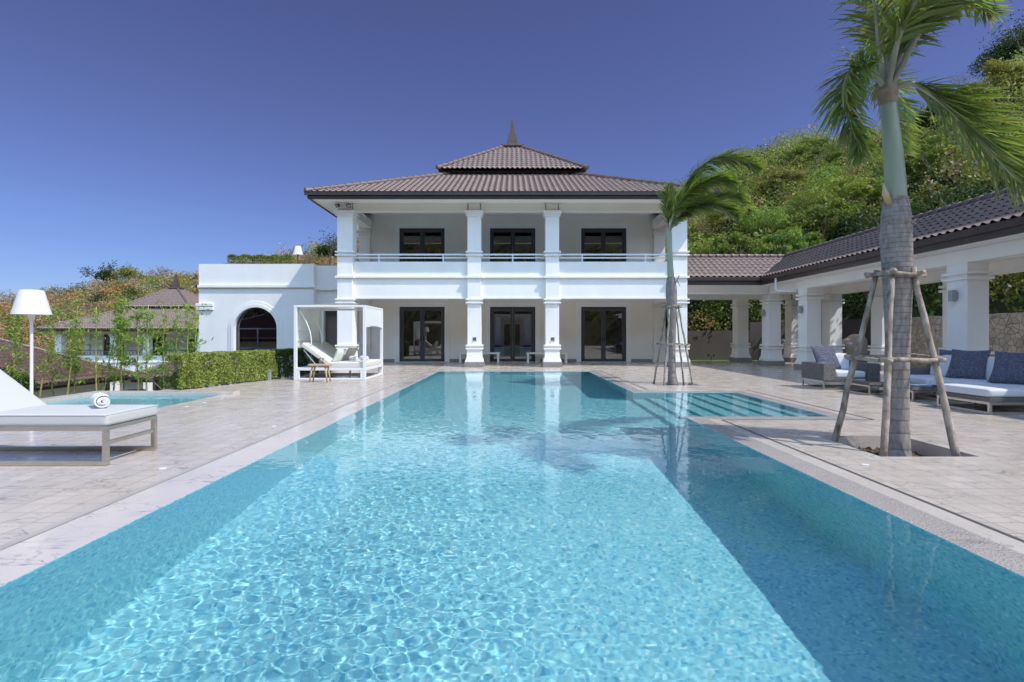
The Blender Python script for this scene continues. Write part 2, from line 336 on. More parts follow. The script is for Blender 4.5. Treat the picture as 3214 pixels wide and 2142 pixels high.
def npobj(name, V, F, m, parent=None, tintv=None, midx=None, smooth=False, origin=(0, 0, 0), **kw):
    V = np.asarray(V, np.float32); F = np.asarray(F, np.int32)
    o0 = ORG[parent.name] if parent else Vector(origin)
    V = V - np.array(o0, np.float32); k = F.shape[1]
    me = bpy.data.meshes.new(name); me.vertices.add(len(V)); me.vertices.foreach_set('co', V.ravel())
    me.loops.add(F.size); me.loops.foreach_set('vertex_index', F.ravel())
    me.polygons.add(len(F)); me.polygons.foreach_set('loop_start', np.arange(len(F), dtype=np.int32) * k)
    me.materials.append(M[m] if isinstance(m, str) else m)
    if midx is not None: me.materials.append(M['roll_shade']); me.polygons.foreach_set('material_index', midx.astype(np.int32))
    if tintv is not None:
        a = me.attributes.new('tint', 'FLOAT_COLOR', 'POINT'); t = np.ones((len(V), 4), np.float32); t[:, :3] = tintv; a.data.foreach_set('color', t.ravel())
    me.update(calc_edges=True)
    if midx is None: me.validate()
    if smooth: me.shade_smooth()
    return link(name, me, parent, o0, **kw)
def kids(o): return [c for c in bpy.data.objects if c.parent == o]
def copy_tree(o, parent=None, shift=(0, 0, 0), **props):
    c = o.copy(); C.objects.link(c); c.parent = parent
    ORG[c.name] = (ORG[parent.name] if parent else ORG[o.name] + Vector(shift))
    if parent is None: c.location = o.location + Vector(shift)
    for k, v in props.items(): c[k] = v
    for ch in kids(o): copy_tree(ch, c)
    return c

# tiled roof slope: A,B eave ends, C_,D ridge ends above B and A
def slope(V, F, A, B, C_, D, tw=.23, tl=.33, amp=.056, lift=.012, samp=8, MI=None):
    A, B, C_, D = (np.array(p, float) for p in (A, B, C_, D))
    e = (B - A) / np.linalg.norm(B - A); w = D - A; s = w - e * w.dot(e); H = np.linalg.norm(s); s = s / H
    nrm = np.cross(e, s); nrm /= np.linalg.norm(nrm)
    if nrm[2] < 0: nrm = -nrm
    uB = (B - A).dot(e); uD = (D - A).dot(e); uC = (C_ - A).dot(e)
    lo, hi = min(0, uD), max(uB, uC)
    us = np.arange(math.floor(lo / tw) * samp, math.ceil(hi / tw) * samp + 1) * tw / samp
    lines = []; v = 0
    while v < H - 1e-4:
        v1 = min(v + tl, H); lines += [(v, lift, 1.), (v1, 0, .62)]; v = v1
    base = sum(len(x) for x in V); nl, nu = len(lines), len(us)
    P = np.zeros((nl, nu, 3)); U = np.zeros((nl, nu))
    for i, (v, o, ak) in enumerate(lines):
        t = v / H; uu = np.clip(us, uD * t, uB + (uC - uB) * t); U[i] = uu
        h = ak * amp * (.5 + .5 * np.cos(2 * np.pi * uu / tw)) ** 1.25 + o
        P[i] = A + uu[:, None] * e + v * s + h[:, None] * nrm
    V.append(P.reshape(-1, 3)); i, j = np.meshgrid(np.arange(nl - 1), np.arange(nu - 1), indexing='ij')
    ok = ((U[:-1, 1:] - U[:-1, :-1]) > 1e-6) | ((U[1:, 1:] - U[1:, :-1]) > 1e-6)
    a = base + i * nu + j
    F.append(np.stack([a, a + 1, a + nu + 1, a + nu], -1)[ok])
    um = (U[1:, :-1] + U[1:, 1:]) / 2; shade_ends = (i % 2 == 1) & ((.5 + .5 * np.cos(2 * np.pi * um / tw)) > .45)
    if MI is not None: MI.append(shade_ends[ok])
def caps(mb, a, b, seg=.34, r=.085, mi=0):
    a = Vector(a); b = Vector(b); L = (b - a).length; n = max(1, round(L / seg)); d = (b - a) / n
    for i in range(n):
        mb.tube([a + d * i - d * .06, a + d * i + d * .08, a + d * (i + 1)], [r * 1.22, r * 1.18, r * .95], 10, mi)
def hip_roof(parent, x0, y0, x1, y1, z, rx0, ry0, rx1, ry1, rz, tile='tile', ridge='ridge', sides='FLRB', part='roof'):
    V, F, MI = [], [], []
    if 'F' in sides: slope(V, F, (x0, y0, z), (x1, y0, z), (rx1, ry0, rz), (rx0, ry0, rz), MI=MI)
    if 'R' in sides: slope(V, F, (x1, y0, z), (x1, y1, z), (rx1, ry1, rz), (rx1, ry0, rz), MI=MI)
    if 'B' in sides: slope(V, F, (x1, y1, z), (x0, y1, z), (rx0, ry1, rz), (rx1, ry1, rz), MI=MI)
    if 'L' in sides: slope(V, F, (x0, y1, z), (x0, y0, z), (rx0, ry0, rz), (rx0, ry1, rz), MI=MI)
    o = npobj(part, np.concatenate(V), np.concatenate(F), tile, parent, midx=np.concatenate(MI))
    for (a, b) in (((x0, y0), (rx0, ry0)), ((x1, y0), (rx1, ry0)), ((x0, y1), (rx0, ry1)), ((x1, y1), (rx1, ry1))):
        mb = MB(); caps(mb, (*a, z + .05), (*b, rz + .05)); mb.obj('hip_tiles', ridge, o, smooth=40)
    return o
def wall_xz(mb, x0, x1, z0, z1, y0, y1, openings=(), mi=0):
    xs = sorted({x0, x1, *[o[0] for o in openings], *[o[1] for o in openings]}); xs = [x for x in xs if x0 <= x <= x1]
    for a, b in zip(xs, xs[1:]):
        m = (a + b) / 2; cuts = sorted((max(o[2], z0), min(o[3], z1)) for o in openings if o[0] < m < o[1]); z = z0
        for c, d in cuts:
            if c > z + 1e-4: mb.box(a, y0, z, b, y1, c, mi)
            z = d
        if z < z1 - 1e-4: mb.box(a, y0, z, b, y1, z1, mi)

# ------------------------------------------------------------------ pools, deck, terrain
PX0, PX1, PY0, PY1 = -2.55, 2.65, -3.0, 18.7
AX1, AY0, AY1 = 4.9, 8.3, 11.8
SX0, SX1, SY0, SY1 = -8.6, -6.1, 8.4, 11.3
pits = [(3.8, 5.56, 4.82, 6.71), (3.62, 13.45, 4.72, 14.35)]
def cells(xs, ys, keep, z):
    V, F = [], []; idx = {}
    def vid(x, y):
        if (x, y) not in idx: idx[(x, y)] = len(V); V.append((x, y, z))
        return idx[(x, y)]
    for a, b in zip(xs, xs[1:]):
        for c, d in zip(ys, ys[1:]):
            if keep((a + b) / 2, (c + d) / 2): F.append((vid(a, c), vid(b, c), vid(b, d), vid(a, d)))
    return V, F
def inr(x, y, r): return r[0] < x < r[2] and r[1] < y < r[3]
CO = .45
def in_main(x, y, g=0): return PX0 - g < x < PX1 + g and PY0 - g < y < PY1 + g
def in_alc(x, y, g=0): return PX1 - g < x < AX1 + g and AY0 - g < y < AY1 + g
def in_small(x, y, g=0): return SX0 - g < x < SX1 + g and SY0 - g < y < SY1 + g
gx = sorted({-14, PX1 + .27, AX1 + .27, -8.9, -8.0, SX0, SX1, SX1 + .28, PX0 - CO, PX0, PX1, PX1 + CO, AX1, AX1 + CO, 15.2, 7.1, 3.68, 4.94, 3.5, 4.84, *[p[0] for p in pits], *[p[2] for p in pits]})
gy = sorted({-14, AY0 - .27, AY1 + .27, PY1 + .27, PY0 - CO, PY0, SY0 - .2, SY0, SY1, 11.62, AY0 - CO + .12, AY0, AY1, AY1 + CO, PY1, PY1 + CO, 25.1, 26, 5.44, 6.83, 13.33, 14.47, *[p[1] for p in pits], *[p[3] for p in pits]})
def hole(x, y): return in_main(x, y) or in_alc(x, y) or in_small(x, y) or any(inr(x, y, p) for p in pits)
def deckarea(x, y):
    if y > 11.62 and x < -8.0: return False
    if 8.4 < y < 11.62 and x < -8.9: return False
    return True
def coping(x, y): return ((in_main(x, y, CO) and (x < PX0 or y > PY1 or y < PY0)) and not (x > PX1)) and not in_small(x, y)
def wetc(x, y): return (PX1 < x < PX1 + CO and PY0 - CO < y < PY1 + CO) or (in_alc(x, y, CO) and y < AY1 + CO and y > AY0 - .33)
def border(x, y): return any(p[0] - .12 < x < p[2] + .12 and p[1] - .12 < y < p[3] + .12 for p in pits) or (SX1 < x < SX1 + .28 and SY0 < y < SY1)
def add_cells(name, keep, m, z=0, kind='structure', label=None):
    V, F = cells(gx, gy, keep, z)
    mb = MB().add(V, F); return mb.obj(name, m, kind=kind, label=label)
add_cells('deck', lambda x, y: deckarea(x, y) and not hole(x, y) and not coping(x, y) and not wetc(x, y) and not border(x, y), 'pave', label='pale marble tiled pool terrace')
add_cells('pool_coping', lambda x, y: not hole(x, y) and coping(x, y), 'coping', 0, label='smooth marble slabs edging the left and far side of the pool')
GL = .27
def glit(x, y): return wetc(x, y) and (in_main(x, y, GL) or in_alc(x, y, GL))
add_cells('coping_outer', lambda x, y: not hole(x, y) and wetc(x, y) and not glit(x, y), 'border', 0, label='plain marble strip between the wet coping and the drain slot')
add_cells('wet_coping', lambda x, y: not hole(x, y) and glit(x, y), 'wetcoping', 0, label='wet glittering marble slabs along the right pool edge')
add_cells('deck_border', lambda x, y: deckarea(x, y) and not hole(x, y) and border(x, y) and not wetc(x, y), 'border', 0, label='plain marble slabs framing the planting pits')
# drain slots (thin sheets above) and joint strips
mb = MB(); w = .014
for (a, b, c, d) in ((PX1 + CO - w, PY0, PX1 + CO + w, 7.97), (PX1 + CO - w, 12.25, PX1 + CO + w, PY1 + CO), (AX1 + CO - w, 7.97, AX1 + CO + w, 12.25), (PX1 + CO + w, 7.97 - w, AX1 + CO - w, 7.97 + w)):
    mb.add([(a, b, .004), (c, b, .004), (c, d, .004), (a, d, .004)], [(0, 1, 2, 3)])
mb.obj('drain_channel', 'slot', kind='structure', label='narrow drainage slot beside the wet coping')
mb = MB()
mb.add([(PX0 - CO - .03, PY0, .004), (PX0 - CO + .03, PY0, .004), (PX0 - CO + .03, PY1 + CO, .004), (PX0 - CO - .03, PY1 + CO, .004)], [(0, 1, 2, 3)])
mb.obj('coping_joint', 'joint', kind='structure', label='pale joint strip between tiles and left coping')
# basin
def recv(o): o.cycles.is_caustics_receiver = True; return o
D = -1.35; mb = MB()
def quad(mb, a, b, c, d): mb.add([a, b, c, d], [(0, 1, 2, 3)])
quad(mb, (PX0, PY0, D), (PX1, PY0, D), (PX1, PY1, D), (PX0, PY1, D))
quad(mb, (PX0, PY0, D), (PX0, PY1, D), (PX0, PY1, 0), (PX0, PY0, 0))
quad(mb, (PX0, PY1, D), (PX1, PY1, D), (PX1, PY1, 0), (PX0, PY1, 0))
quad(mb, (PX0, PY0, D), (PX1, PY0, D), (PX1, PY0, 0), (PX0, PY0, 0))
quad(mb, (PX1, PY0, D), (PX1, AY0, D), (PX1, AY0, 0), (PX1, PY0, 0))
quad(mb, (PX1, AY1, D), (PX1, PY1, D), (PX1, PY1, 0), (PX1, AY1, 0))
quad(mb, (PX1, AY0, D), (AX1, AY0, D), (AX1, AY0, 0), (PX1, AY0, 0))
quad(mb, (PX1, AY1, D), (AX1, AY1, D), (AX1, AY1, 0), (PX1, AY1, 0))
quad(mb, (AX1, AY0, D), (AX1, AY1, D), (AX1, AY1, 0), (AX1, AY0, 0))
basin = recv(mb.obj('pool_basin', 'mosaic', kind='structure', label='turquoise mosaic lined swimming pool basin'))
mb = MB(); n = 7; sw = (AX1 - PX1) / n
for i in range(n):
    mb.box(PX1 + sw * i, AY0 + .002, D, PX1 + sw * (i + 1), AY1 - .002, -1.16 + .15 * i - (0 if i else .02))
recv(mb.obj('pool_steps', 'mosaic', kind='structure', label='submerged mosaic steps in the pool alcove'))
mb = MB(); d2 = -.55
quad(mb, (SX0, SY0, d2), (SX1, SY0, d2), (SX1, SY1, d2), (SX0, SY1, d2))
for a, b in (((SX0, SY0), (SX1, SY0)), ((SX1, SY0), (SX1, SY1)), ((SX1, SY1), (SX0, SY1)), ((SX0, SY1), (SX0, SY0))):
    quad(mb, (*a, d2), (*b, d2), (*b, 0), (*a, 0))
recv(mb.obj('small_pool_basin', 'mosaic', kind='structure', label='shallow mosaic basin of the small side pool'))
# raised marble kerb round small pool
mb = MB(); mb.box(SX0 - .3, SY1 + .002, -.6, -5.85, SY1 + .3, .06); mb.box(SX0 - .3, SY0 + .4, -.6, SX0 - .002, SY1 + .002, .06)
mb.obj('pool_kerb', 'border', bevel=.006, kind='structure', label='raised marble kerb around the far side of the small pool')
# water
W = []
wr = np.random.default_rng(3)
for k in range(120):
    wl = 10 ** wr.uniform(math.log10(.035), math.log10(.6)); a = wr.uniform(0, 2 * math.pi)
    W.append((wl, a, wr.uniform(0, 7), wr.uniform(.6, 1.4)))
def water_h(X, Y, sp):
    Z = np.zeros_like(X)
    patch = .20 + .12 * np.sin(.9 * X + .5 * Y + 1) * np.sin(.55 * Y - .7 * X) + .50 * np.exp(-((X + .75) / 1.5) ** 2) / (1 + np.exp((Y - 6.2) / 1.1)) + .5 / (1 + np.exp(-(Y - 8.5) / 1.2))   # calmer water away from the breezy near corner
    for wl, a, ph, g in W:
        kk = 2 * math.pi / wl; att = np.clip((wl / np.maximum(sp, .011) - 2.5) / 2, 0, 1)
        A = .000145 * (wl / .3) ** .9 * g * (patch if wl < .25 else .32 + .68 * patch) * (1.5 if wl < .13 else (1.0 if wl < .3 else .55))
        Z += att * A * np.sin(kk * (X * math.cos(a) + Y * math.sin(a)) + ph)
    return Z - .006
def water(name, xs, ys, keep, label):
    X, Y = np.meshgrid(xs, ys); sp = np.gradient(ys)[:, None] * np.ones_like(X); Z = water_h(X, Y, sp)
    nx, ny = len(xs), len(ys); r, c = np.meshgrid(np.arange(ny - 1), np.arange(nx - 1), indexing='ij'); a = r * nx + c
    F = np.stack([a, a + 1, a + nx + 1, a + nx], -1); ok = keep((X[:-1, :-1] + X[1:, 1:]) / 2, (Y[:-1, :-1] + Y[1:, 1:]) / 2)
    o = npobj(name, np.stack([X, Y, Z], -1).reshape(-1, 3), F[ok], wm, smooth=True, kind='structure', label=label)
    o.cycles.is_caustics_caster = True
    return o
wm = bpy.data.materials.new('water'); wm.use_nodes = True; nt, n_, l_ = nodes(wm); n_.remove(n_['Principled BSDF'])
gl = n_.new('ShaderNodeBsdfGlass'); gl.inputs['IOR'].default_value = 1.33; gl.inputs['Roughness'].default_value = 0; gl.inputs['Color'].default_value = (.95, 1, 1, 1)
l_.new(gl.outputs[0], n_['Material Output'].inputs[0])
ys = [-3.0]
while ys[-1] < 1.4: ys.append(ys[-1] + .1)
while ys[-1] < 18.7: ys.append(ys[-1] + max(.010, .0028 * (ys[-1] - 0)))
ys = np.array(ys)
for t in (AY0, AY1, PY1):
    ys[np.argmin(abs(ys - t))] = t
ys = ys[ys <= PY1]
water('water', np.concatenate([np.linspace(PX0, PX1, 500), np.linspace(PX1, AX1, 120)[1:]]), ys,
      lambda X, Y: (X < PX1) | ((Y > AY0) & (Y < AY1)), 'clear rippling turquoise pool water')
water('small_pool_water', np.linspace(SX0, SX1, 130), np.linspace(SY0, SY1, 130), lambda X, Y: X < 99, 'clear water of the small side pool')
# planting pits
for i, p in enumerate(pits):
    mb = MB(); z = -.30
    for a, b in (((p[0], p[1]), (p[2], p[1])), ((p[2], p[1]), (p[2], p[3])), ((p[2], p[3]), (p[0], p[3])), ((p[0], p[3]), (p[0], p[1]))):
        quad(mb, (*a, z), (*b, z), (*b, 0), (*a, 0))
    mb.obj('pit_lining', 'border', kind='structure', label='marble lined planting pit')
    g = np.linspace(0, 1, 30); X, Y = np.meshgrid(p[0] + g * (p[2] - p[0]), p[1] + g * (p[3] - p[1]))
    Z = -.19 + .06 * rng.random(X.shape) + .05 * np.exp(-((X - (p[0] + p[2]) / 2) ** 2 + (Y - (p[1] + p[3]) / 2) ** 2) / .12)
    r, c = np.meshgrid(np.arange(29), np.arange(29), indexing='ij'); a = (r * 30 + c).ravel()
    npobj('soil', np.stack([X, Y, Z], -1).reshape(-1, 3), np.stack([a, a + 1, a + 31, a + 30], -1), 'soil', kind='structure', label='dark earth in the planting pit')
# terrace retaining skirt
mb = MB(); mb.box(-8.0, 11.63, -5, -7.98, 26, -.004); mb.box(-14.0, -14, -5, -13.98, 8.2, -.004); mb.box(-14, 8.2, -5, -8.9, 8.22, -.004); mb.box(-8.92, 8.22, -5, -8.9, 11.6, -.004)
mb.box(-8.9, 11.6, -5, -8.02, 11.62, -.004)
mb.obj('terrace_edge', 'white', kind='structure', label='white rendered edge of the raised terrace')

ER = [(-2.2, .03), (-1.2, .06), (-.95, .078), (-.87, .086), (-.79, .100), (-.71, .118), (-.63, .125), (-.58, .125), (-.50, .137), (-.43, .160), (-.38, .176), (-.33, .182), (-.2, .185), (0, .19),
      (.2, .22), (.32, .275), (.44, .325), (.52, .352), (.58, .358), (.66, .37), (.78, .405), (.87, .45), (.95, .50), (1.05, .54), (1.3, .58), (2, .62), (6, .8)]
eu = np.array([a for a, b in ER]); ee = np.array([b for a, b in ER])
def hill_z(X, Y):
    X = np.asarray(X, float); Y = np.asarray(Y, float)
    u = X / np.maximum(Y, .5); e = np.interp(u, eu, ee) - .007 * (u < -.3)
    # left / far hills
    tl = np.clip((Y - 72) / 45, 0, 1.35); zl = -5 + (1.25 + e * 117 + 5 - 2.2) * np.where(tl < 1, tl ** .85, 1 - (tl - 1) * .8)
    # right hill, close behind the wall
    Wd = 35.; t = np.maximum((X - 15.9), (Y - 28.4)) / Wd; t = np.clip(t, 0, 1.6)
    yr = np.where(u < .797, 63.4, 50.9 / np.maximum(u, .3)); zr = 1.25 + e * yr - 1.0
    zR = np.where(t < 1, .0 + zr * (t ** .8), zr * (1 - (t - 1) * .25))
    zR = np.where(t <= 0, -2.2, zR)
    k = np.clip((u + .02) / .25, 0, 1)
    z = zl * (1 - k) + zR * k
    z = np.where(Y < 2, np.where(X > 15.9, zR, -5), z)
    hb = np.clip((-16 - Y) / 30, 0, 1.2); z = np.where(Y < -16, -1 + 26 * hb ** .75, z)      # unseen slope, added to darken the glass reflections
    return z + .35 * np.sin(X * .31 + 1) * np.sin(Y * .27) * (z > 1)
gxs = np.concatenate([np.linspace(-600, -70, 20), np.linspace(-66, 90, 150), np.linspace(100, 600, 20)]); gys = np.concatenate([np.linspace(-200, -82, 6), np.linspace(-80, 0, 40), np.linspace(2, 130, 120), np.linspace(140, 900, 14)])
X, Y = np.meshgrid(gxs, gys); Z = hill_z(X, Y)
under = (X > -9.5) & (X < 15.95) & (Y < 28.5); Z = np.where(under & (Y > -15), -2.2, Z); Z = np.where((X <= -9.5) & (Y < 72) & (Y > -15), -5.0, Z); Z = np.where((X > -9.5) & (Y >= 28.5) & (Y < 72) & (X < 2), np.minimum(Z, -.5), Z)
nx, ny = len(gxs), len(gys); r, c = np.meshgrid(np.arange(ny - 1), np.arange(nx - 1), indexing='ij'); a = (r * nx + c).ravel()
npobj('terrain', np.stack([X, Y, Z], -1).reshape(-1, 3), np.stack([a, a + 1, a + nx + 1, a + nx], -1), 'ground', smooth=True, kind='structure', label='dry earth hillside and valley ground')
mb = MB().add([(6.9, 26, -.03), (15, 26, -.03), (15, 27.7, -.03), (6.9, 27.7, -.03)], [(0, 1, 2, 3)]); mb.obj('lawn', 'grass', kind='structure', label='narrow strip of lawn before the taupe wall')

# ------------------------------------------------------------------ foliage helpers
def cards(P, size, dirn=None, aspect=.5, r=None, flat=0, jitter=.3):
    r = r or rng; N = len(P)
    d = r.normal(size=(N, 3)); d[:, 2] -= flat * .3
    if dirn is not None: d = d * .7 + dirn
    d /= np.linalg.norm(d, axis=1)[:, None]
    q = r.normal(size=(N, 3)); q -= d * (q * d).sum(1)[:, None]; q /= np.linalg.norm(q, axis=1)[:, None]
    L = (size * r.uniform(1 - jitter, 1 + jitter, N))[:, None]; Wd = L * aspect
    V = np.stack([P - d * L * .5, P + q * Wd * .5, P + d * L * .5, P - q * Wd * .5], 1).reshape(-1, 3)
    return V, np.arange(4 * N).reshape(N, 4)
def crown_pts(c, rad, N, lobes=7, r=None, squash=.8, shell=.72):
    r = r or rng; c = np.asarray(c, float); out = []
    for k in range(lobes):
        d = r.normal(size=3); d /= np.linalg.norm(d); d[2] = abs(d[2]) * .8 - .15
        lc = c + d * rad * r.uniform(.3, .62) * np.array([1, 1, squash]); lr = rad * r.uniform(.34, .56)
        m = N // lobes; p = r.normal(size=(m, 3)); p /= np.linalg.norm(p, axis=1)[:, None]
        p *= (lr * (shell + (1 - shell) * r.random(m) ** .6) * r.uniform(.85, 1.15, m))[:, None]; p[:, 2] *= squash
        out.append(lc + p)
    return np.concatenate(out)
PAL = dict(lime=(.29, .33, .07), mid=(.175, .225, .05), olive=(.23, .22, .06), dark=(.04, .07, .02), dry=(.42, .29, .16), rust=(.46, .25, .12), straw=(.38, .31, .16), fresh=(.22, .31, .07), grey=(.24, .21, .16))
def tints(col, N, var=.25, r=None):
    r = r or rng; t = np.array(col)[None, :] * r.uniform(1 - var, 1 + var, (N, 1)) * r.uniform(.93, 1.07, (N, 3)); return np.repeat(t, 4, 0)

# hillside scrub: too much to count, one sheet of stuff per hill
def scrub(name, pts, rads, cols, leaf, per, label):
    Vs, Fs, Ts = [], [], []; b = 0
    for (p, rad, col) in zip(pts, rads, cols):
        P = crown_pts(p + np.array([0, 0, rad * .5]), rad, per, 8, shell=.7, squash=1.0); V, F = cards(P, leaf, aspect=.55, flat=.5)
        Vs.append(V); Fs.append(F + b); b += len(V); Ts.append(tints(col, len(F), .3))
    return npobj(name, np.concatenate(Vs), np.concatenate(Fs), 'leaf', tintv=np.concatenate(Ts), kind='stuff', label=label)
def pick(names, weights, n):
    idx = rng.choice(len(names), n, p=np.array(weights) / sum(weights)); return [PAL[names[i]] for i in idx]
N = 1350; u = rng.uniform(.24, 1.12, N); t = rng.random(N) ** .8 * 1.04
Xr = np.where(u < .8, u * (28.6 + t * 35), 16.1 + t * 35); Yr = np.where(u < .8, 28.6 + t * 35, (16.1 + t * 35) / u)
low = rng.random(N) < .0
Xr = np.where(Yr * u > 15, Xr, Xr); Zr = hill_z(Xr, Yr); pts = np.stack([Xr, Yr, Zr], 1)
rad = (.8 + rng.random(N) ** 2 * 1.7) * (.8 + t * .35)
noisep = np.sin(Xr * .35 + 2) * np.sin(Yr * .3 + Xr * .1)
cols = []
for i in range(N):
    h = t[i]; names = ['fresh', 'lime', 'mid', 'olive', 'dark', 'dry', 'straw', 'grey']; w = [2.6, 2.4, 4, 2.2, 1.8, .2 + h * .5, .2 + h * .6, .2 + h * .3]
    if noisep[i] > .35: w = [1, 2, 2, 3, 1, 1.2 * h + .2, 1.2 * h + .2, .4]
    cols += pick(names, w, 1)
scrub('hillside_scrub', pts, rad, cols, .21, 230, 'dense green scrub covering the steep hillside on the right')
# trees and bushes close behind the right hand walls: darker broad leaves
N = 130; s = rng.random(N); X1 = np.where(s < .45, rng.uniform(7, 16, N), rng.uniform(16.2, 18.5, N)); Y1 = np.where(s < .45, rng.uniform(28.6, 31.5, N), rng.uniform(8, 30, N))
scrub('wall_side_shrubs', np.stack([X1, Y1, hill_z(X1, Y1) + rng.uniform(0, 1.6, N)], 1), rng.uniform(1.1, 1.9, N), pick(['dark', 'mid', 'olive'], [5, 1.6, .8], N), .14, 420, 'dark leafy undergrowth pressing against the garden wall')
N = 900; Xb = rng.uniform(-75, 70, N); Yb = rng.uniform(-52, -17, N)
scrub('reflection_scrub', np.stack([Xb, Yb, hill_z(Xb, Yb)], 1), rng.uniform(1.5, 3, N), pick(['dark', 'mid', 'olive', 'dry'], [3, 2, 2, .7], N), .4, 110, 'dark scrub on an unseen slope added to darken the window reflections')  # unseen scrub, put in so the windows reflect something dark
# left dry hills
N = 1150; u = rng.uniform(-1.1, .12, N); t = rng.random(N) ** .75 * 1.03; Yl = 70 + 47 * t; Xl = u * Yl
pts = np.stack([Xl, Yl, hill_z(Xl, Yl)], 1); cols = []
ns = np.sin(Xl * .11) * np.sin(Yl * .16 + Xl * .05 + 1)
for i in range(N):
    names = ['rust', 'dry', 'straw', 'olive', 'mid', 'grey', 'dark', 'lime']; w = [3.2, 3.2, 1.6, 1.2, .4, 1.5, .4, .2] if ns[i] > -.3 else [1.4, 1.8, 1.2, 2.2, 1.2, .8, .8, .7]
    if t[i] < .35: w = [1.2, 1.5, 2.0, 2.4, 1.2, .7, .6, 1.0]
    cols += pick(names, w, 1)
scrub('dry_scrub', pts, rng.uniform(1.5, 3.3, N), cols, .36, 210, 'rust brown and olive dry season scrub on the far left hills')
# valley greenery near neighbouring villas
N = 70; Xv = rng.uniform(-62, -44, N); Yv = rng.uniform(44, 62, N)
scrub('valley_bushes', np.stack([Xv, Yv, np.full(N, -5.)], 1), rng.uniform(1.8, 3.6, N), pick(['olive', 'mid', 'straw', 'lime', 'dry'], [2, 2, 1.4, 1.4, 1], N), .26, 260, 'mixed green and straw bushes beside the neighbouring villa')

def branches(mb, base, h, spread, r0, depth, r, lean=(0, 0, 0)):
    tips = []
    def rec(p, d, L, rad, k):
        q = p + d * L * .5 + Vector([r.uniform(-.05, .05) * L for _ in range(3)]); e = p + d * L
        mb.tube([p, q, e], [rad, rad * .85, rad * .6], 5, cap=False)
        if k == 0: tips.append(e); return
        for _ in range(3 if k > 1 else 4):
            nd = (d + Vector([r.uniform(-1, 1) * spread, r.uniform(-1, 1) * spread, r.uniform(-.25, .6) * spread])).normalized()
            rec(e, nd, L * r.uniform(.6, .82), rad * .58, k - 1)
    rec(Vector(base), (Vector((0, 0, 1)) + Vector(lean)).normalized(), h, r0, depth); return tips
def tree(name, x, y, z, h, rad, col, leaf, N, label, cat='tree', group=None, bare=False, seed=0):
    r = random.Random(seed); t = thing(name, (x, y, z), label, cat, group); mb = MB()
    tips = branches(mb, (x, y, z), h * (.38 if not bare else .26), .75 if not bare else .95, h * (.028 if not bare else .016), 3 if not bare else 5, r); mb.obj('trunk', 'branch', t)
    rr = np.random.default_rng(seed)
    if not bare:
        P = [crown_pts((x, y, z + h * .7), rad, N, 10, rr, .62, .5)]
        P.append(np.repeat(np.array([tuple(q) for q in tips]), max(1, N // 5 // len(tips)), 0) + rr.normal(size=(max(1, N // 5 // len(tips)) * len(tips), 3)) * rad * .16)
        P = np.concatenate(P); V, F = cards(P, leaf, aspect=.5, r=rr, flat=.4)
        npobj('crown', V, F, 'leaf', t, tintv=tints(col, len(F), .3, rr))
    return t
def gz(x, y): return float(hill_z(x, y)) - .2
def at(px, Y): return (px - 1175) / 1240 * Y
tree('hill_tree', at(2315, 62), 60, gz(at(2315, 62), 60) + .5, 9, 5.2, PAL['dark'], .26, 9000, 'large dark round-crowned tree at the top right of the hill', seed=1)
tree('hill_tree', at(2420, 62), 58, gz(at(2420, 62), 58) - .5, 9, 4.6, PAL['dark'], .26, 5000, 'dark tree at the far right edge of the hilltop', seed=2)
tree('bare_tree', at(2195, 62), 61, gz(at(2195, 62), 61), 5.5, 2, None, 0, 0, 'small leafless tree left of the dark hilltop tree', bare=True, seed=3)
tree('ridge_tree', at(240, 116), 116, gz(at(240, 116), 116) - 2, 7.5, 3.2, PAL['dark'], .4, 2200, 'dark green rounded tree alone on the far left ridge', seed=4)
tree('bare_tree', at(196, 116), 116, gz(at(196, 116), 116) - .5, 5, 2, None, 0, 0, 'leafless tree left of the rounded ridge tree', bare=True, seed=5)
tree('bare_tree', at(375, 116), 116, gz(at(375, 116), 116) - .5, 6, 2, None, 0, 0, 'leafless twiggy tree on the ridge above the neighbouring villa roof', bare=True, seed=6)
tree('bare_tree', at(705, 100), 100, gz(at(705, 100), 100) + 0, 7, 2, None, 0, 0, 'tall leafless tree on the ridge behind the flat-roofed wing', bare=True, seed=7)
tree('ridge_tree', at(765, 100), 98, gz(at(765, 100), 98), 9, 2.8, PAL['dark'], .35, 2200, 'dark leafy tree beside the left corner column of the villa', seed=8)
tree('ridge_tree', at(310, 116), 114, gz(at(310, 116), 114), 5, 3, PAL['olive'], .4, 1200, 'low olive tree between the two leafless ridge trees', seed=9)
for i, (px, py_, Y, rr_, nm, lab) in enumerate([(1905, 405, 48, 1.3, 'fresh', 'pale green bush high on the slope left of the near palm'), (2000, 510, 42, 1.6, 'fresh', 'bright green bush beside the near palm trunk'), (1760, 560, 38, 1.9, 'fresh', 'broad bright green bush above the walkway roof corner'),
                                          (1640, 560, 36, 1.5, 'lime', 'yellow green bush just right of the villa'), (2210, 470, 40, 1.8, 'lime', 'lime bush between the near palm and the frame edge'), (1860, 530, 40, 2.0, 'mid', 'dense mid green bush above the walkway valley')]):
    x = at(px, Y); z = gz(x, Y); b = thing('hill_bush', (x, Y, z), lab, 'bush', 'distinct bushes on the right hillside')
    rr = np.random.default_rng(40 + i); P = crown_pts((x, Y, z + rr_ * .9), rr_ * 1.1, 2600, 9, rr, .9, .6); V, F = cards(P, .15, aspect=.55, r=rr, flat=.6)
    npobj('foliage', V, F, 'leaf', b, tintv=tints(PAL[nm], len(F), .25, rr))
    mb = MB(); branches(mb, (x, Y, z), rr_ * .6, .8, .05, 2, random.Random(i)); mb.obj('stem', 'branch', b)
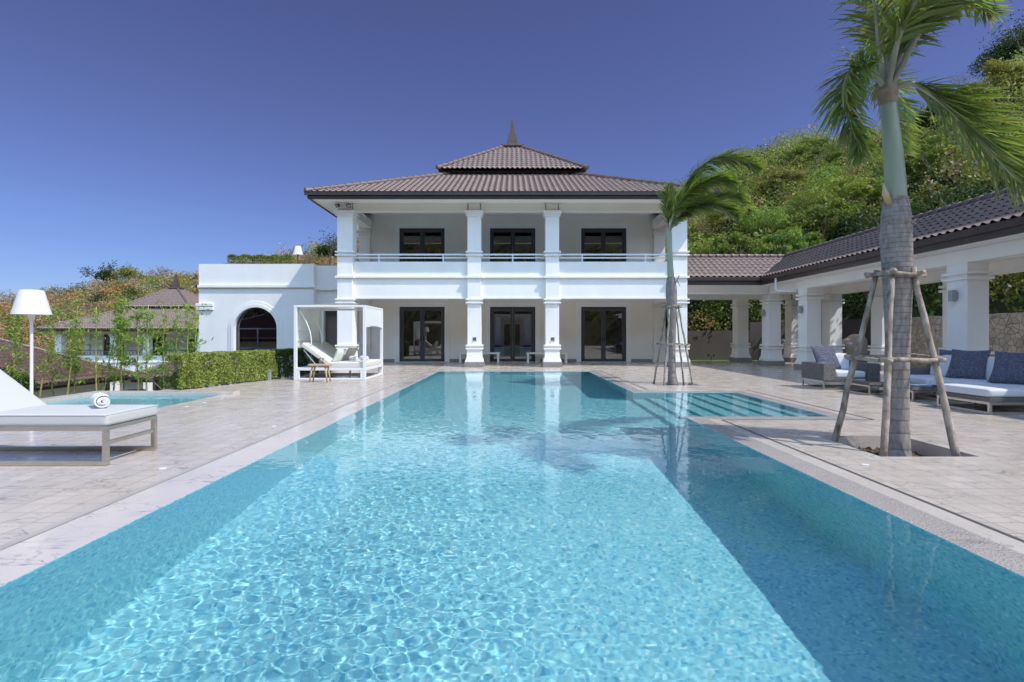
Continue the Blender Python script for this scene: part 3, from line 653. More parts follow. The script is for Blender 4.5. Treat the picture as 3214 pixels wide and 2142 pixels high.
spots_ = [(1610, 30.5, 2.4, 'olive', 'round olive tree just right of the villa eave'), (1700, 34, 2.2, 'mid', 'mid green tree above the left part of the walkway ridge'), (1745, 31.5, 2.5, 'dark', 'dark green tree standing over the walkway corner'), (1820, 33, 2.3, 'fresh', 'fresh green tree above the walkway valley'),
          (1890, 36, 2.6, 'mid', 'broad mid green tree above the long walkway roof'), (1950, 40, 2.5, 'lime', 'yellowish tree left of the near palm trunk'), (1985, 33, 2.2, 'dark', 'dark tree low on the slope left of the near palm trunk'), (2135, 36, 2.5, 'mid', 'mid green tree right of the near palm crownshaft'),
          (2190, 42, 2.8, 'dark', 'dark tree under the hanging palm frond'), (2290, 40, 2.8, 'olive', 'olive tree near the right frame edge'), (1790, 44, 2.6, 'olive', 'olive tree halfway up the slope between the palms'), (1870, 50, 2.8, 'mid', 'green tree high up the slope between the palms'), (1680, 40, 2.3, 'lime', 'lime tree behind the farther palm fronds')]
for i, (px, Y, rr_, nm, lab) in enumerate(spots_):
    x = at(px, Y); z = gz(x, Y); b = thing('slope_tree', (x, Y, z), lab, 'tree', 'rounded trees on the right hillside'); rr = np.random.default_rng(140 + i); P = []
    for k in range(22):
        d = rr.normal(size=3); d /= np.linalg.norm(d); d[2] = abs(d[2]) * .9 - .25; P.append(crown_pts(np.array((x, Y, z + rr_ * .95)) + d * rr_ * np.array((.95, .95, .8)) * rr.uniform(.55, .95), rr_ * rr.uniform(.22, .4), 300, 4, rr, .75, .6))
    P = np.concatenate(P); V, F = cards(P, .17, aspect=.5, r=rr, flat=.7); sh = np.repeat(rr.uniform(.75, 1.25, len(F) // 75 + 1), 75)[:len(F)]
    npobj('crown', V, F, 'leaf', b, tintv=tints(PAL[nm], len(F), .22, rr) * np.repeat(sh, 4)[:, None]); mb = MB(); branches(mb, (x, Y, z), rr_ * .55, .7, .07, 2, random.Random(i)); mb.obj('trunk', 'branch', b)
# two shaded trunks seen through the walkway, behind the stone wall
for i, (x, y, lx, lab) in enumerate(((19.2, 20.3, -.25, 'leaning reddish tree trunk in deep shade behind the rubble wall'), (16.6, 24.0, .2, 'tangle-branched tree behind the dark wall seen between columns'))):
    t = thing('shaded_tree', (x, y, .3), lab, 'tree', 'shaded trees behind the garden wall'); mb = MB(); branches(mb, (x, y, .3), 2.2, .7, .13, 3, random.Random(60 + i), (lx, 0, 0)); mb.obj('trunk', 'branch', t)
    rr = np.random.default_rng(70 + i); P = crown_pts((x + lx * 4, y, 5.8), 2.6, 4200, 9, rr, .7, .5); V, F = cards(P, .16, aspect=.5, r=rr); npobj('crown', V, F, 'leaf', t, tintv=tints(PAL['dark'], len(F), .3, rr))
# ------------------------------------------------------------------ villa
def col_mesh(mb, x0, y0, w, d, z0, z1, base=True, collars=(), cap=None):
    cx, cyy = x0 + w / 2, y0 + d / 2
    mb.box(x0, y0, z0, x0 + w, y0 + d, z1)
    if base:
        mb.frus(cx, cyy, z0 + .20, w + .18, d + .18, z0 + .30, w + .16, d + .16); mb.frus(cx, cyy, z0 + .30, w + .12, d + .12, z0 + .36, w + .10, d + .10)
        mb.frus(cx, cyy, z0 + .36, w + .075, d + .075, z0 + .70, w + .035, d + .035)
    for a, b in collars: mb.box(x0 - .07, y0 - .07, a, x0 + w + .07, y0 + d + .07, b)
    if cap:
        a, b = cap; mb.box(x0 - .05, y0 - .05, a + .08, x0 + w + .05, y0 + d + .05, a + .14)
        mb.frus(cx, cyy, a + .14, w + .06, d + .06, b - .1, w + .14, d + .14); mb.box(x0 - .1, y0 - .1, b - .1, x0 + w + .1, y0 + d + .1, b)
def plinth(parent, x0, y0, w, d, z0=0, h=.2):
    MB().box(x0 - .115, y0 - .115, z0 + .002, x0 + w + .115, y0 + d + .115, z0 + h).obj('plinth', 'plinth', parent, bevel=.008)
def double_door(parent, xc, y, z0, z1, w, handle=True, gm='glass'):
    d = thing_part('door', parent); mb = MB(); x0, x1 = xc - w / 2, xc + w / 2
    mb.box(x0, y, z0 + .0, x0 + .07, y + .1, z1); mb.box(x1 - .07, y, z0, x1, y + .1, z1); mb.box(x0 + .07, y, z1 - .07, x1 - .07, y + .1, z1)
    for s in (0, 1):
        a = x0 + .078 if s == 0 else xc + .004; b = xc - .004 if s == 0 else x1 - .078; st = .10
        mb.box(a, y + .012, z0 + .01, a + st, y + .075, z1 - .078); mb.box(b - st, y + .012, z0 + .01, b, y + .075, z1 - .078)
        mb.box(a + st, y + .012, z0 + .01, b - st, y + .075, z0 + .14); mb.box(a + st, y + .012, z1 - .078 - .10, b - st, y + .075, z1 - .078)
        MB().box(a + st, y + .04, z0 + .14, b - st, y + .048, z1 - .178).obj('pane', gm, d)
    mb.obj('door_frame', 'frame', d, bevel=.004)
    if handle:
        for s in (-1, 1):
            h = MB(); hx = xc + s * .06; zz = z0 + 1.05
            h.box(hx - .018, y - .004, zz - .1, hx + .018, y + .012, zz + .08); h.tube([(hx, y - .0, zz), (hx, y - .05, zz), (hx + s * .12, y - .055, zz)], .009, 6); h.obj('handle', 'black', d)
    return d
def thing_part(name, parent):
    # an empty would carry no look: the frame is the part, so build on a tiny hidden-free mesh
    o = bpy.data.objects.new(name, None); C.objects.link(o); o.parent = parent; o.empty_display_size = .1; ORG[o.name] = ORG[parent.name]; return o
def surround(mb, xc, y, z0, z1, w):
    for g, t, p in ((0, .07, .045), (.07, .15, .022)):
        a, b = xc - w / 2 - g, xc + w / 2 + g
        mb.box(a - t, y - p, z0, a, y, z1 + g + t); mb.box(b, y - p, z0, b + t, y, z1 + g + t); mb.box(a, y - p, z1 + g, b, y, z1 + g + t)
CX = .02; COLX = (-6.87, -1.75, 1.32, 6.29); COLW = (.60, .53, .53, .60); CF = 21.2; WF = 25.0
villa = thing('villa', (CX, WF, 0), 'white two-storey villa with brown tiled roof and spire behind the pool', 'villa')
mb = MB(); DW = 2.10; dx = (-4.17, .03, 4.25)
ops = [(x - DW / 2, x + DW / 2, .02, 2.57) for x in dx] + [(x - DW / 2, x + DW / 2, 3.66, 6.22) for x in dx]
wall_xz(mb, -6.95, 7.0, 0, 6.9, WF, WF + .25, ops)
mb.box(-6.95, WF + .25, 0, -6.70, 34, 6.9); mb.box(6.75, WF + .25, 0, 7.0, 34, 6.9); mb.box(-6.7, 33.75, 0, 6.75, 34, 6.9)
w_ = mb.obj('wall', 'cream', villa)
for x0 in (-7.07, 6.55):
    mb = MB()
    mb.box(x0, WF - .12, .16, x0 + .52, WF - .002, 3.1); mb.box(x0, WF - .12, 3.66, x0 + .52, WF - .002, 6.8)
    for a, b in ((.69, .76), (.81, .88), (2.50, 2.56), (2.63, 2.69), (5.9, 5.97), (6.03, 6.10)): mb.box(x0 - .05, WF - .17, a, x0 + .57, WF - .004, b)
    mb.box(x0 - .04, WF - .16, 0, x0 + .56, WF - .003, .16)
    mb.obj('pilaster', 'cream', villa, bevel=.006)
for x in dx:
    for za, zb in ((.02, 2.57), (3.66, 6.22)): mb = MB(); surround(mb, x, WF, za, zb, DW); mb.obj('door_surround', 'white', villa, bevel=.004)
xs = [-6.5] + [v for x in dx for v in (x - DW / 2 - .22, x + DW / 2 + .22)] + [6.5]
for a, b in zip(xs[::2], xs[1::2]): MB().box(a, WF - .025, 0, b, WF - .001, .15).obj('skirting', 'plinth', villa)
for x in dx:
    double_door(villa, x, WF + .08, .02, 2.57, DW); double_door(villa, x, WF + .08, 3.66, 6.22, DW, gm='darkglass')
# interior rooms
mb = MB(); mb.box(-6.7, WF + .25, 3.1, 6.75, 33.75, 3.62); mb.obj('storey_slab', 'ceil', villa)
mb = MB(); mb.box(-6.7, WF + .25, .0, 6.75, 33.75, .03); mb.obj('room_floor', 'roomfloor', villa)
mb = MB(); mb.box(-2.2, WF + .25, .03, -2.05, 31, 3.1); mb.box(2.1, WF + .25, .03, 2.25, 31, 3.1); mb.box(-6.7, 31, .03, 6.75, 31.15, 3.1); mb.box(-6.7, 30, 3.62, 6.75, 30.1, 6.8)
mb.obj('partition', 'room', villa)
for i, x0 in enumerate(COLX):
    w = COLW[i]; mb = MB()
    col_mesh(mb, x0, CF, w, w, 0, 6.15, True, ((.69, .76), (.81, .877), (2.50, 2.56), (2.63, 2.69), (3.50, 3.585), (4.37, 4.43), (4.50, 4.56)), (5.86, 6.15))
    c = mb.obj('column', 'white', villa, bevel=.006); plinth(c, x0, CF, w, w)
BF = CF + .14
mb = MB()
for i in range(3):
    a = COLX[i] + COLW[i]; b = COLX[i + 1]
    mb.box(a, BF, 2.69, b, BF + .22, 4.16); mb.box(a, BF - .10, 3.51, b, BF - .002, 3.585)
    mb.box(a, BF - .03, 2.69, b, BF - .003, 2.76)
mb.box(-6.74, CF + .6, 2.69, -6.52, WF - .13, 4.16); mb.box(-6.85, CF + .6, 3.51, -6.742, WF - .13, 3.585)
mb.box(6.55, CF + .6, 2.69, 6.77, WF - .13, 4.16)
mb.obj('balcony_parapet', 'white', villa, bevel=.008)
mb = MB(); mb.box(-6.518, BF + .222, 3.1, 6.548, WF - .002, 3.64); mb.obj('balcony_slab', 'ceil', villa)
mb = MB()
for i in range(3):
    a = COLX[i] + COLW[i]; b = COLX[i + 1]; mb.box(a, CF + .05, 6.15, b, CF + .45, 6.45)
mb.box(-6.80, CF + .6, 6.15, -6.45, WF - .13, 6.45); mb.box(6.45, CF + .6, 6.15, 6.80, WF - .13, 6.45)
for i in range(4): mb.box(COLX[i] + .03, CF + .03, 6.152, COLX[i] + COLW[i] - .03, CF + .5, 6.45)
mb.obj('eave_beam', 'cream', villa, bevel=.006)
mb = MB(); ex0, ex1, ey0, ey1 = CX - 7.8, CX + 7.8, 20.35, 35.95
mb.box(ex0 + .12, ey0 + .12, 6.452, ex1 - .12, CF + .47, 6.5); mb.box(ex0 + .12, CF + .47, 6.452, -6.4, ey1 - .12, 6.5); mb.box(6.4, CF + .47, 6.452, ex1 - .12, ey1 - .12, 6.5)
mb.box(-6.4, CF + .47, 6.8, 6.4, WF, 6.85); mb.obj('soffit', 'ceil', villa)
def railing(parent, mm='rail', kind=0):
    mb = MB(); X = []
    for i in range(3):
        a = COLX[i] + COLW[i]; b = COLX[i + 1]; y = BF + .1
        if kind == 0:
            mb.box(a, y - .03, 4.425, b, y + .03, 4.485); mb.box(a, y - .022, 4.30, b, y + .022, 4.35)
            ps = {0: (-5.28, -2.73), 1: (0.03,), 2: (2.79, 5.30)}[i]
            for p in ps: mb.box(p - .028, y - .028, 4.16, p + .028, y + .028, 4.425)
        else:
            mb.box(a, y - .03, 4.62, b, y + .03, 4.67); mb.box(a, y - .02, 3.72, b, y + .02, 3.76); k = int((b - a) / .3)
            for j in range(k):
                x = a + (j + .5) * (b - a) / k; mb.tube([(x, y, 3.75), (x, y, 4.62)], .012, 4); mb.tube([(x - .13, y, 3.8), (x + .13, y, 4.2), (x - .13, y, 4.6)], .012, 4); mb.tube([(x + .13, y, 3.8), (x - .13, y, 4.2), (x + .13, y, 4.6)], .012, 4)
    if kind == 0:
        for x in (-6.63, 6.66):
            mb.box(x - .03, CF + .6, 4.425, x + .03, WF - .2, 4.485); mb.box(x - .022, CF + .6, 4.30, x + .022, WF - .2, 4.35)
    return mb.obj('balcony_railing', mm, parent)
rl = railing(villa)
lowroof = hip_roof(villa, ex0, ey0, ex1, ey1, 6.66, CX - 2.75, 25.4, CX + 2.75, 30.9, 8.84, part='lower_roof')
mb = MB(); mb.box(CX - 2.7, 25.45, 8.6, CX + 2.7, 30.85, 9.0); mb.obj('roof_neck', 'gutter', lowroof)
uproof = hip_roof(villa, CX - 3.44, 24.75, CX + 3.44, 31.55, 8.90, CX - .46, 27.72, CX + .46, 28.6, 10.9, part='upper_roof')
mb = MB(); mb.add([(CX - 3.2, 24.98, 8.86), (CX + 3.2, 24.98, 8.86), (CX + 3.2, 31.3, 8.86), (CX - 3.2, 31.3, 8.86), (CX - 2.7, 25.5, 8.70), (CX + 2.7, 25.5, 8.70), (CX + 2.7, 30.8, 8.70), (CX - 2.7, 30.8, 8.70)], [(0, 1, 2, 3), (7, 6, 5, 4), (0, 4, 5, 1), (1, 5, 6, 2), (2, 6, 7, 3), (3, 7, 4, 0)]); mb.obj('upper_fascia', 'gutter', uproof)
mb = MB()
for a, b in (((CX - .5, 27.68), (CX + .5, 27.68)), ((CX + .5, 27.68), (CX + .5, 28.64)), ((CX + .5, 28.64), (CX - .5, 28.64)), ((CX - .5, 28.64), (CX - .5, 27.68))): caps(mb, (*a, 10.98), (*b, 10.98), .3, .1)
mb.box(CX - .42, 27.74, 10.9, CX + .42, 28.58, 11.06)
mb.frus(CX, 28.16, 11.05, .60, .60, 11.62, .46, .46); mb.frus(CX, 28.16, 11.60, .33, .33, 12.42, .12, .12); mb.frus(CX, 28.16, 12.42, .12, .12, 12.56, .015, .015)
mb.obj('spire', 'spire', villa, bevel=.01)
def gutter(parent, x0, y0, x1, y1, z, part='gutter'):
    mb = MB()
    for (a, b, c, d) in ((x0, y0, x1, y0), (x1, y0, x1, y1), (x1, y1, x0, y1), (x0, y1, x0, y0)):
        t = Vector((c - a, d - b, 0)).normalized(); o = Vector((t.y, -t.x, 0)); A = Vector((a, b, 0)); B = Vector((c, d, 0))
        def bar(off0, off1, za, zb, ea, ia):
            P = []
            for Q, s in ((A, -1), (B, 1)):
                for of, zz in ((off0, za), (off1, za), (off1, zb), (off0, zb)): P.append(Q + o * of + t * s * of + Vector((0, 0, zz)))
            mb.add(P, [(0, 1, 2, 3), (7, 6, 5, 4), (0, 4, 5, 1), (1, 5, 6, 2), (2, 6, 7, 3), (3, 7, 4, 0)])
        bar(-.10, -.06, z - .28, z - .02, 0, 0); bar(-.058, .045, z - .145, z - .02, 0, 0); bar(.045, .06, z - .03, z, 0, 0); bar(-.058, -.03, z - .23, z - .17, 0, 0)
    return mb.obj(part, 'gutter', parent, bevel=.006)
gutter(villa, ex0, ey0, ex1, ey1, 6.68)
# neighbouring villa: same design, lower down the valley
twin = copy_tree(villa, None, (-35.5, 28.8, -4.8), label='distant white villa of the same design with black balcony railings beyond the bamboo', category='villa')
for ch in kids(twin):
    if ch.name.startswith('balcony_railing'): bpy.data.objects.remove(ch)
railing(villa, 'iron', 1).parent = twin
# ---- things fixed on the villa
for i, (x, lab) in enumerate(((-1.485, 'long white bench against the wall behind the left middle column'), (1.585, 'long white bench against the wall behind the right middle column'))):
    b = thing('wall_bench', (x, 24.55, .0), lab, 'bench', 'white benches on the veranda'); mb = MB(); mb.box(x - .93, 24.35, .40, x + .93, 24.8, .47); mb.obj('seat', 'white', b, bevel=.006)
    for s in (-1, 1): MB().box(x + s * .86 - .05, 24.37, .004, x + s * .86 + .05, 24.78, .398).obj('leg', 'white', b, bevel=.005)
for i, (x, lab) in enumerate(((-1.47, 'chrome outdoor shower on the left middle column'), (1.6, 'chrome outdoor shower on the right middle column'))):
    s = thing('outdoor_shower', (x, CF, 1.0), lab, 'shower', 'outdoor showers on the columns')
    mb = MB(); mb.tube([(x, CF, 2.47), (x, CF - .18, 2.47), (x - .02, CF - .36, 2.46)], .011, 8); mb.obj('shower_arm', 'chrome', s, smooth=True)
    MB().lathe((x - .02, CF - .36, 2.43), [(.001, .03), (.03, .03), (.09, .008), (.09, 0), (.001, 0)], 20).obj('shower_head', 'chrome', s, smooth=40)
    mb = MB(); mb.box(x - .07, CF - .018, 1.03, x + .07, CF - .001, 1.17); mb.tube([(x, CF - .018, 1.1), (x, CF - .07, 1.1)], .025, 12); mb.tube([(x, CF - .06, 1.1), (x - .04, CF - .075, 1.03)], .008, 6); mb.obj('valve', 'chrome', s, bevel=.002)
for x, rot, lab in ((-6.78, -1, 'left black floodlight at the top of the villa corner column'), (-6.42, 1, 'right black floodlight at the top of the villa corner column')):
    f = thing('floodlight', (x, CF, 6.34), lab, 'floodlight', 'floodlights under the eave'); mb = MB(); c = Vector((x + rot * .04, CF - .14, 6.31)); d = Vector((rot * .4, -.7, -.35)).normalized()
    mb.beam(c - d * .05, c + d * .03, .17, .13); mb.obj('housing', 'black', f, bevel=.01); MB().beam(c + d * .031, c + d * .036, .13, .09).obj('lens', 'lampgrey', f)
    MB().tube([(x, CF + .03, 6.36), c - d * .04], .014, 6).obj('bracket', 'metalwhite', f)
pl = thing('ceiling_light', (.05, 23.6, 6.8), 'small white light on the balcony ceiling above the middle door', 'ceiling light'); mb = MB(); mb.lathe((.05, 23.6, 6.8), [(.14, 0), (.14, -.05), (.03, -.07), (.001, -.07)], 20); mb.obj('base', 'metalwhite', pl, smooth=40); MB().lathe((.05, 23.6, 6.73), [(.03, 0), (.07, -.04), (.07, -.16), (.001, -.17)], 16).obj('globe', 'metalwhite', pl, smooth=40)
# things inside, seen through the right door
cb = thing('cabinet', (3.2, 30.6, .03), 'tall brown wooden cabinet inside the right hand room', 'cabinet'); MB().box(2.9, 30.4, .03, 3.6, 30.98, 2.3).obj('carcass', 'brownwood', cb, bevel=.01); MB().box(2.94, 30.385, .08, 3.24, 30.399, 2.26).obj('door', 'brownwood', cb); MB().box(3.26, 30.385, .08, 3.56, 30.399, 2.26).obj('door', 'brownwood', cb)
so = thing('indoor_sofa', (5.6, 29, .03), 'low brown sofa with pale cushions inside the right hand room', 'sofa'); MB().box(4.9, 28.5, .1, 6.6, 29.4, .42).obj('base', 'brownwood', so, bevel=.02); MB().box(4.95, 28.55, .421, 6.55, 29.2, .58).obj('cushion', 'cushion', so, bevel=.04); MB().box(4.9, 29.25, .421, 6.6, 29.45, .85).obj('backrest', 'room', so, bevel=.04)

# ------------------------------------------------------------------ flat roofed wing with arched window
WY = 24.05
wing = thing('wing', (-10.5, WY, 0), 'flat-roofed white wing with a large arched window left of the villa', 'building')
ac, ar, az = -11.415, .955, 1.545; mb = MB(); ztop = 4.43
mb.box(-13.96, WY, -.6, ac - ar, WY + .3, ztop); mb.box(ac + ar, WY, -.6, -8.84, WY + .3, ztop); mb.box(ac - ar, WY, -.6, ac + ar, WY + .3, .2)
K = 28; A_ = [(ac - ar * math.cos(math.pi * i / K), az + ar * math.sin(math.pi * i / K)) for i in range(K + 1)]
for (x0, z0), (x1, z1) in zip(A_, A_[1:]):
    V = [(x0, WY, z0), (x1, WY, z1), (x1, WY, ztop), (x0, WY, ztop), (x0, WY + .3, z0), (x1, WY + .3, z1), (x1, WY + .3, ztop), (x0, WY + .3, ztop)]
    mb.add(V, [(0, 1, 2, 3), (7, 6, 5, 4), (0, 4, 5, 1), (3, 2, 6, 7)])
wall_xz(mb, -8.84, -7.08, -.6, ztop - .02, WY + .45, WY + .7, [(-8.56, -7.80, -.02, 2.36)]); mb.box(-9.1, WY + .3, -.6, -8.842, WY + .45, ztop - .002)
mb.box(-13.96, WY + .3, -4.8, -13.7, 32, ztop); mb.box(-13.7, 31.7, -4.8, -7.08, 32, ztop); mb.box(-7.33, WY + .7, -.6, -7.08, 31.7, ztop)
mb.box(-13.96, WY + .001, -4.8, -8.84, WY + .3, -.601)
mb.obj('wall', 'white', wing)
mb = MB(); mb.box(-14.06, WY - .10, 3.37, -8.75, WY - .002, 3.48); mb.box(-14.06, WY - .1, 3.37, -13.962, 31, 3.48); mb.box(-8.748, WY + .36, 3.37, -7.1, WY + .448, 3.48)
for a, b in ((2.38, 2.50), (2.55, 2.67)): mb.box(-14.06, WY - .09, a, -13.3, WY - .003, b); mb.box(-14.06, WY - .003, a, -13.963, WY + .6, b)
mb.obj('cornice', 'white', wing, bevel=.006)
mb = MB()
for r0, r1, p in ((ar, ar + .13, .07), (ar + .13, ar + .25, .035)):
    Q = [(-1, .2)] + [(-math.cos(math.pi * i / K), None, math.sin(math.pi * i / K)) for i in range(K + 1)] + [(1, .2)]
    def pt(q, rr):
        return (ac + q[0] * rr, q[1]) if len(q) == 2 else (ac + q[0] * rr, az + q[2] * rr)
    for q0, q1 in zip(Q, Q[1:]):
        a, b, c, d = pt(q0, r0), pt(q1, r0), pt(q1, r1), pt(q0, r1)
        V = [(x, WY - p, z) for x, z in (a, b, c, d)] + [(x, WY - .001, z) for x, z in (a, b, c, d)]
        mb.add(V, [(0, 1, 2, 3), (7, 6, 5, 4), (0, 4, 5, 1), (1, 5, 6, 2), (2, 6, 7, 3), (3, 7, 4, 0)])
mb.obj('arch_trim', 'white', wing)
wn_ = thing_part('arched_window', wing); mb = MB(); y = WY + .18; pr = [(ac - ar + .03, y, .2)] + [(ac - (ar - .03) * math.cos(math.pi * i / K), y, az + (ar - .03) * math.sin(math.pi * i / K)) for i in range(K + 1)] + [(ac + ar - .03, y, .2)]
for a, b in zip(pr, pr[1:]): mb.beam(a, b, .06, .08, up=(0, 1, 0))
mb.box(ac - ar, y - .03, az - .03, ac + ar, y + .03, az + .03); mb.box(ac - .03, y - .028, .2, ac + .03, y + .028, az - .03); mb.box(ac - ar, y - .027, .64, ac + ar, y + .027, .7)
mb.obj('window_frame', 'frame', wn_)
mb = MB(); V = [(ac, y, .2)] + [(p[0], y, p[2]) for p in pr]; mb.add(V, [(0, i, i + 1) for i in range(1, len(V) - 1)]); mb.obj('pane', 'darkglass', wn_)
mb = MB(); mb.box(-13.7, WY + .3, 3.3, -7.33, 31.7, 3.5); mb.obj('roof', 'ceil', wing)
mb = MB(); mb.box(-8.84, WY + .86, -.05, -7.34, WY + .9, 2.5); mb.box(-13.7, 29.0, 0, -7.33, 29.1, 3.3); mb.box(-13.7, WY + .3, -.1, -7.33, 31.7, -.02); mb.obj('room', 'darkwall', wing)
MB().box(ac - .85, WY + .45, .1, ac - .6, WY + .5, 2.4).obj('curtain', 'curtain', wing)
# side wall and gate wall of the veranda's left end
lw = MB(); lw.box(-6.96, CF + .62, 0, -6.80, WF - .14, .97); lw.obj('low_wall', 'white', None, origin=(-6.9, 23.4, 0), bevel=.006, label='low white wall closing the left end of the veranda', cat='wall')
# roof terrace lamp and planter hedge
def floor_lamp(x, y, z, H, R0, R1, hs, pole, lab, base=.16):
    t = thing('floor_lamp', (x, y, z), lab, 'floor lamp'); P = mat('lamp_pole', pole, .4); mb = MB()
    mb.lathe((x, y, z), [(.001, .0), (base, 0), (base, .015), (.03, .03), (.02, .05), (.02, H - hs - .12), (.05, H - hs + .02), (.001, H - hs + .03)], 20); mb.obj('pole', P, t, smooth=40)
    mb = MB(); mb.lathe((x, y, z), [(R1 - .004, H - hs), (R1, H - hs), (R0, H), (R0 - .02, H + .004), (.001, H + .004)], 36); mb.lathe((x, y, z), [(.001, H - hs + .004), (R1 - .01, H - hs + .004)], 36); mb.obj('lamp_shade', 'shade', t, smooth=40)
    return t
floor_lamp(at(66, 7.6) + .03, 7.6, .002, 1.88, .14, .225, .34, (.74, .74, .76), 'large white outdoor floor lamp beside the sun lounger')
floor_lamp(at(683, 28), 28.0, 3.5, 2.37, .14, .25, .43, (.06, .05, .05), 'white shaded lamp on a dark pole on the wing roof terrace')

# ------------------------------------------------------------------ covered walkway
walk = thing('covered_walkway', (10.5, 22, 0), 'white columned walkway with brown tiled roof along the right side', 'walkway')
EX, EY, EZ, RX, RY, RZ = 9.95, 21.5, 3.57, 11.95, 23.6, 4.66; OX, OY = 13.95, 25.7; YN = -3
V, F, MI = [], [], []
slope(V, F, (6.9, EY, EZ), (EX, EY, EZ), (RX, RY, RZ), (6.9, RY, RZ), MI=MI); slope(V, F, (EX, EY, EZ), (EX, YN, EZ), (RX, YN, RZ), (RX, RY, RZ), MI=MI)
slope(V, F, (OX, OY, EZ), (6.9, OY, EZ), (6.9, RY, RZ), (RX, RY, RZ), MI=MI); slope(V, F, (OX, YN, EZ), (OX, OY, EZ), (RX, RY, RZ), (RX, YN, RZ), MI=MI)
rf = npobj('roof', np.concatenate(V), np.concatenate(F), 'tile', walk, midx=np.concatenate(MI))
mb = MB(); caps(mb, (6.9, RY, RZ + .05), (RX, RY, RZ + .05)); caps(mb, (RX, YN, RZ + .05), (RX, RY, RZ + .05)); caps(mb, (OX, OY, EZ + .05), (RX, RY, RZ + .05)); caps(mb, (6.96, EY - .02, EZ + .05), (6.96, RY, RZ + .05)); mb.obj('ridge_tiles', 'ridge', rf, smooth=True)
mb = MB()
def bar2(x0, y0, z0, x1, y1, z1): mb.box(x0, y0, z0, x1, y1, z1)
bar2(6.9, EY, 3.25, EX + .10, EY + .04, 3.5); bar2(6.9, EY - .06, 3.42, EX - .02, EY - .002, 3.56); bar2(EX + .0, YN, 3.25, EX + .04, EY - .002, 3.5)
for k in range(13):
    y1 = EY - .062 - k * 2.0; y0 = max(YN, y1 - 1.985); bar2(EX - .075, y0, 3.40, EX - .002, y1, 3.555); bar2(EX - .085, y0 - .012, 3.395, EX - .004, y0 + .02, 3.56) if y0 > YN else None
bar2(OX - .04, YN, 3.25, OX, OY - .04, 3.5); bar2(6.9, OY - .04, 3.25, OX, OY, 3.5)
mb.obj('gutter', 'gutter', walk, bevel=.008)
mb = MB(); mb.beam((6.88, EY - .02, 3.38), (6.88, RY, RZ - .14), .045, .30); mb.beam((6.88, OY, 3.38), (6.88, RY, RZ - .14), .045, .30); mb.obj('bargeboard', 'gutter', walk)
mb = MB(); mb.add([(6.93, EY + .1, 3.3), (6.93, OY - .1, 3.3), (6.93, RY, RZ - .08)], [(0, 1, 2)]); mb.obj('gable', 'white', walk)
mb = MB(); bar2(6.9, EY + .04, 3.245, 13.9, OY - .05, 3.275); bar2(EX + .04, YN, 3.246, 13.9, EY + .04, 3.276); mb.obj('soffit', 'ceil', walk)
mb = MB(); W_ = .5; CXL, CXR = 10.5, 13.0
bar2(6.88, 22.07, 2.94, CXL, 22.5, 3.243); bar2(6.88, 25.12, 2.92, CXR, 25.55, 3.243); bar2(CXL + .02, YN, 2.94, CXL + .45, 22.07, 3.243); bar2(CXR + .04, YN, 2.92, CXR + .46, 25.1, 3.243); bar2(CXL + .02, 22.072, 2.941, CXL + .45, 22.5, 3.242)
bar2(CXL + .45, 22.09, 2.96, CXR + .04, 22.48, 3.243)
mb.obj('beam', 'white', walk, bevel=.006)
clr = ((.69, .76), (.81, .88), (2.54, 2.61), (2.67, 2.74))
for (x, ys_) in ((CXL, (25.1, 22.07, 19.2, 12.44, 5.6, -1.0)), (CXR, (25.1, 22.07, 18.95, 15.7, 12.44, 9.0, 5.6))):
    for y in ys_:
        mb = MB(); col_mesh(mb, x, y, W_, .6, 0, 2.938 if x == CXL else 2.918, True, clr); c = mb.obj('column', 'white', walk, bevel=.006); plinth(c, x, y, W_, .6)
mb = MB(); mb.tube([(9.93, 20.3, 3.44), (9.93, 20.3, 3.02), (9.97, 20.28, 2.92), (10.45, 19.9, 2.88), (10.49, 19.86, 2.88)], .045, 10); mb.obj('downpipe', 'metalwhite', walk, smooth=40)
for (x, y, lab, face) in ((CXL, 22.37, 'grey box wall lamp on the column nearest the villa', 'x'), (CXL, 19.5, 'grey box wall lamp on the column beside the downpipe', 'x'), (CXL, 12.74, 'grey box wall lamp on the column behind the lounge sofa', 'x'), (6.58, CF, 'pale box wall lamp on the right corner column of the villa', 'y')):
    t = thing('wall_lamp', (x, y, 2.18), lab, 'wall lamp', 'box wall lamps on the columns')
    if face == 'x': MB().box(x - .05, y - .04, 2.12, x - .002, y + .04, 2.24).obj('bracket', 'lampgrey', t); MB().box(x - .16, y - .065, 2.05, x - .052, y + .065, 2.31).obj('housing', 'lampgrey', t, bevel=.004)
    else: MB().box(x - .04, y - .05, 2.12, x + .04, y - .002, 2.24).obj('bracket', 'lampgrey', t); MB().box(x - .065, y - .16, 2.05, x + .065, y - .052, 2.31).obj('housing', 'metalwhite', t, bevel=.004)
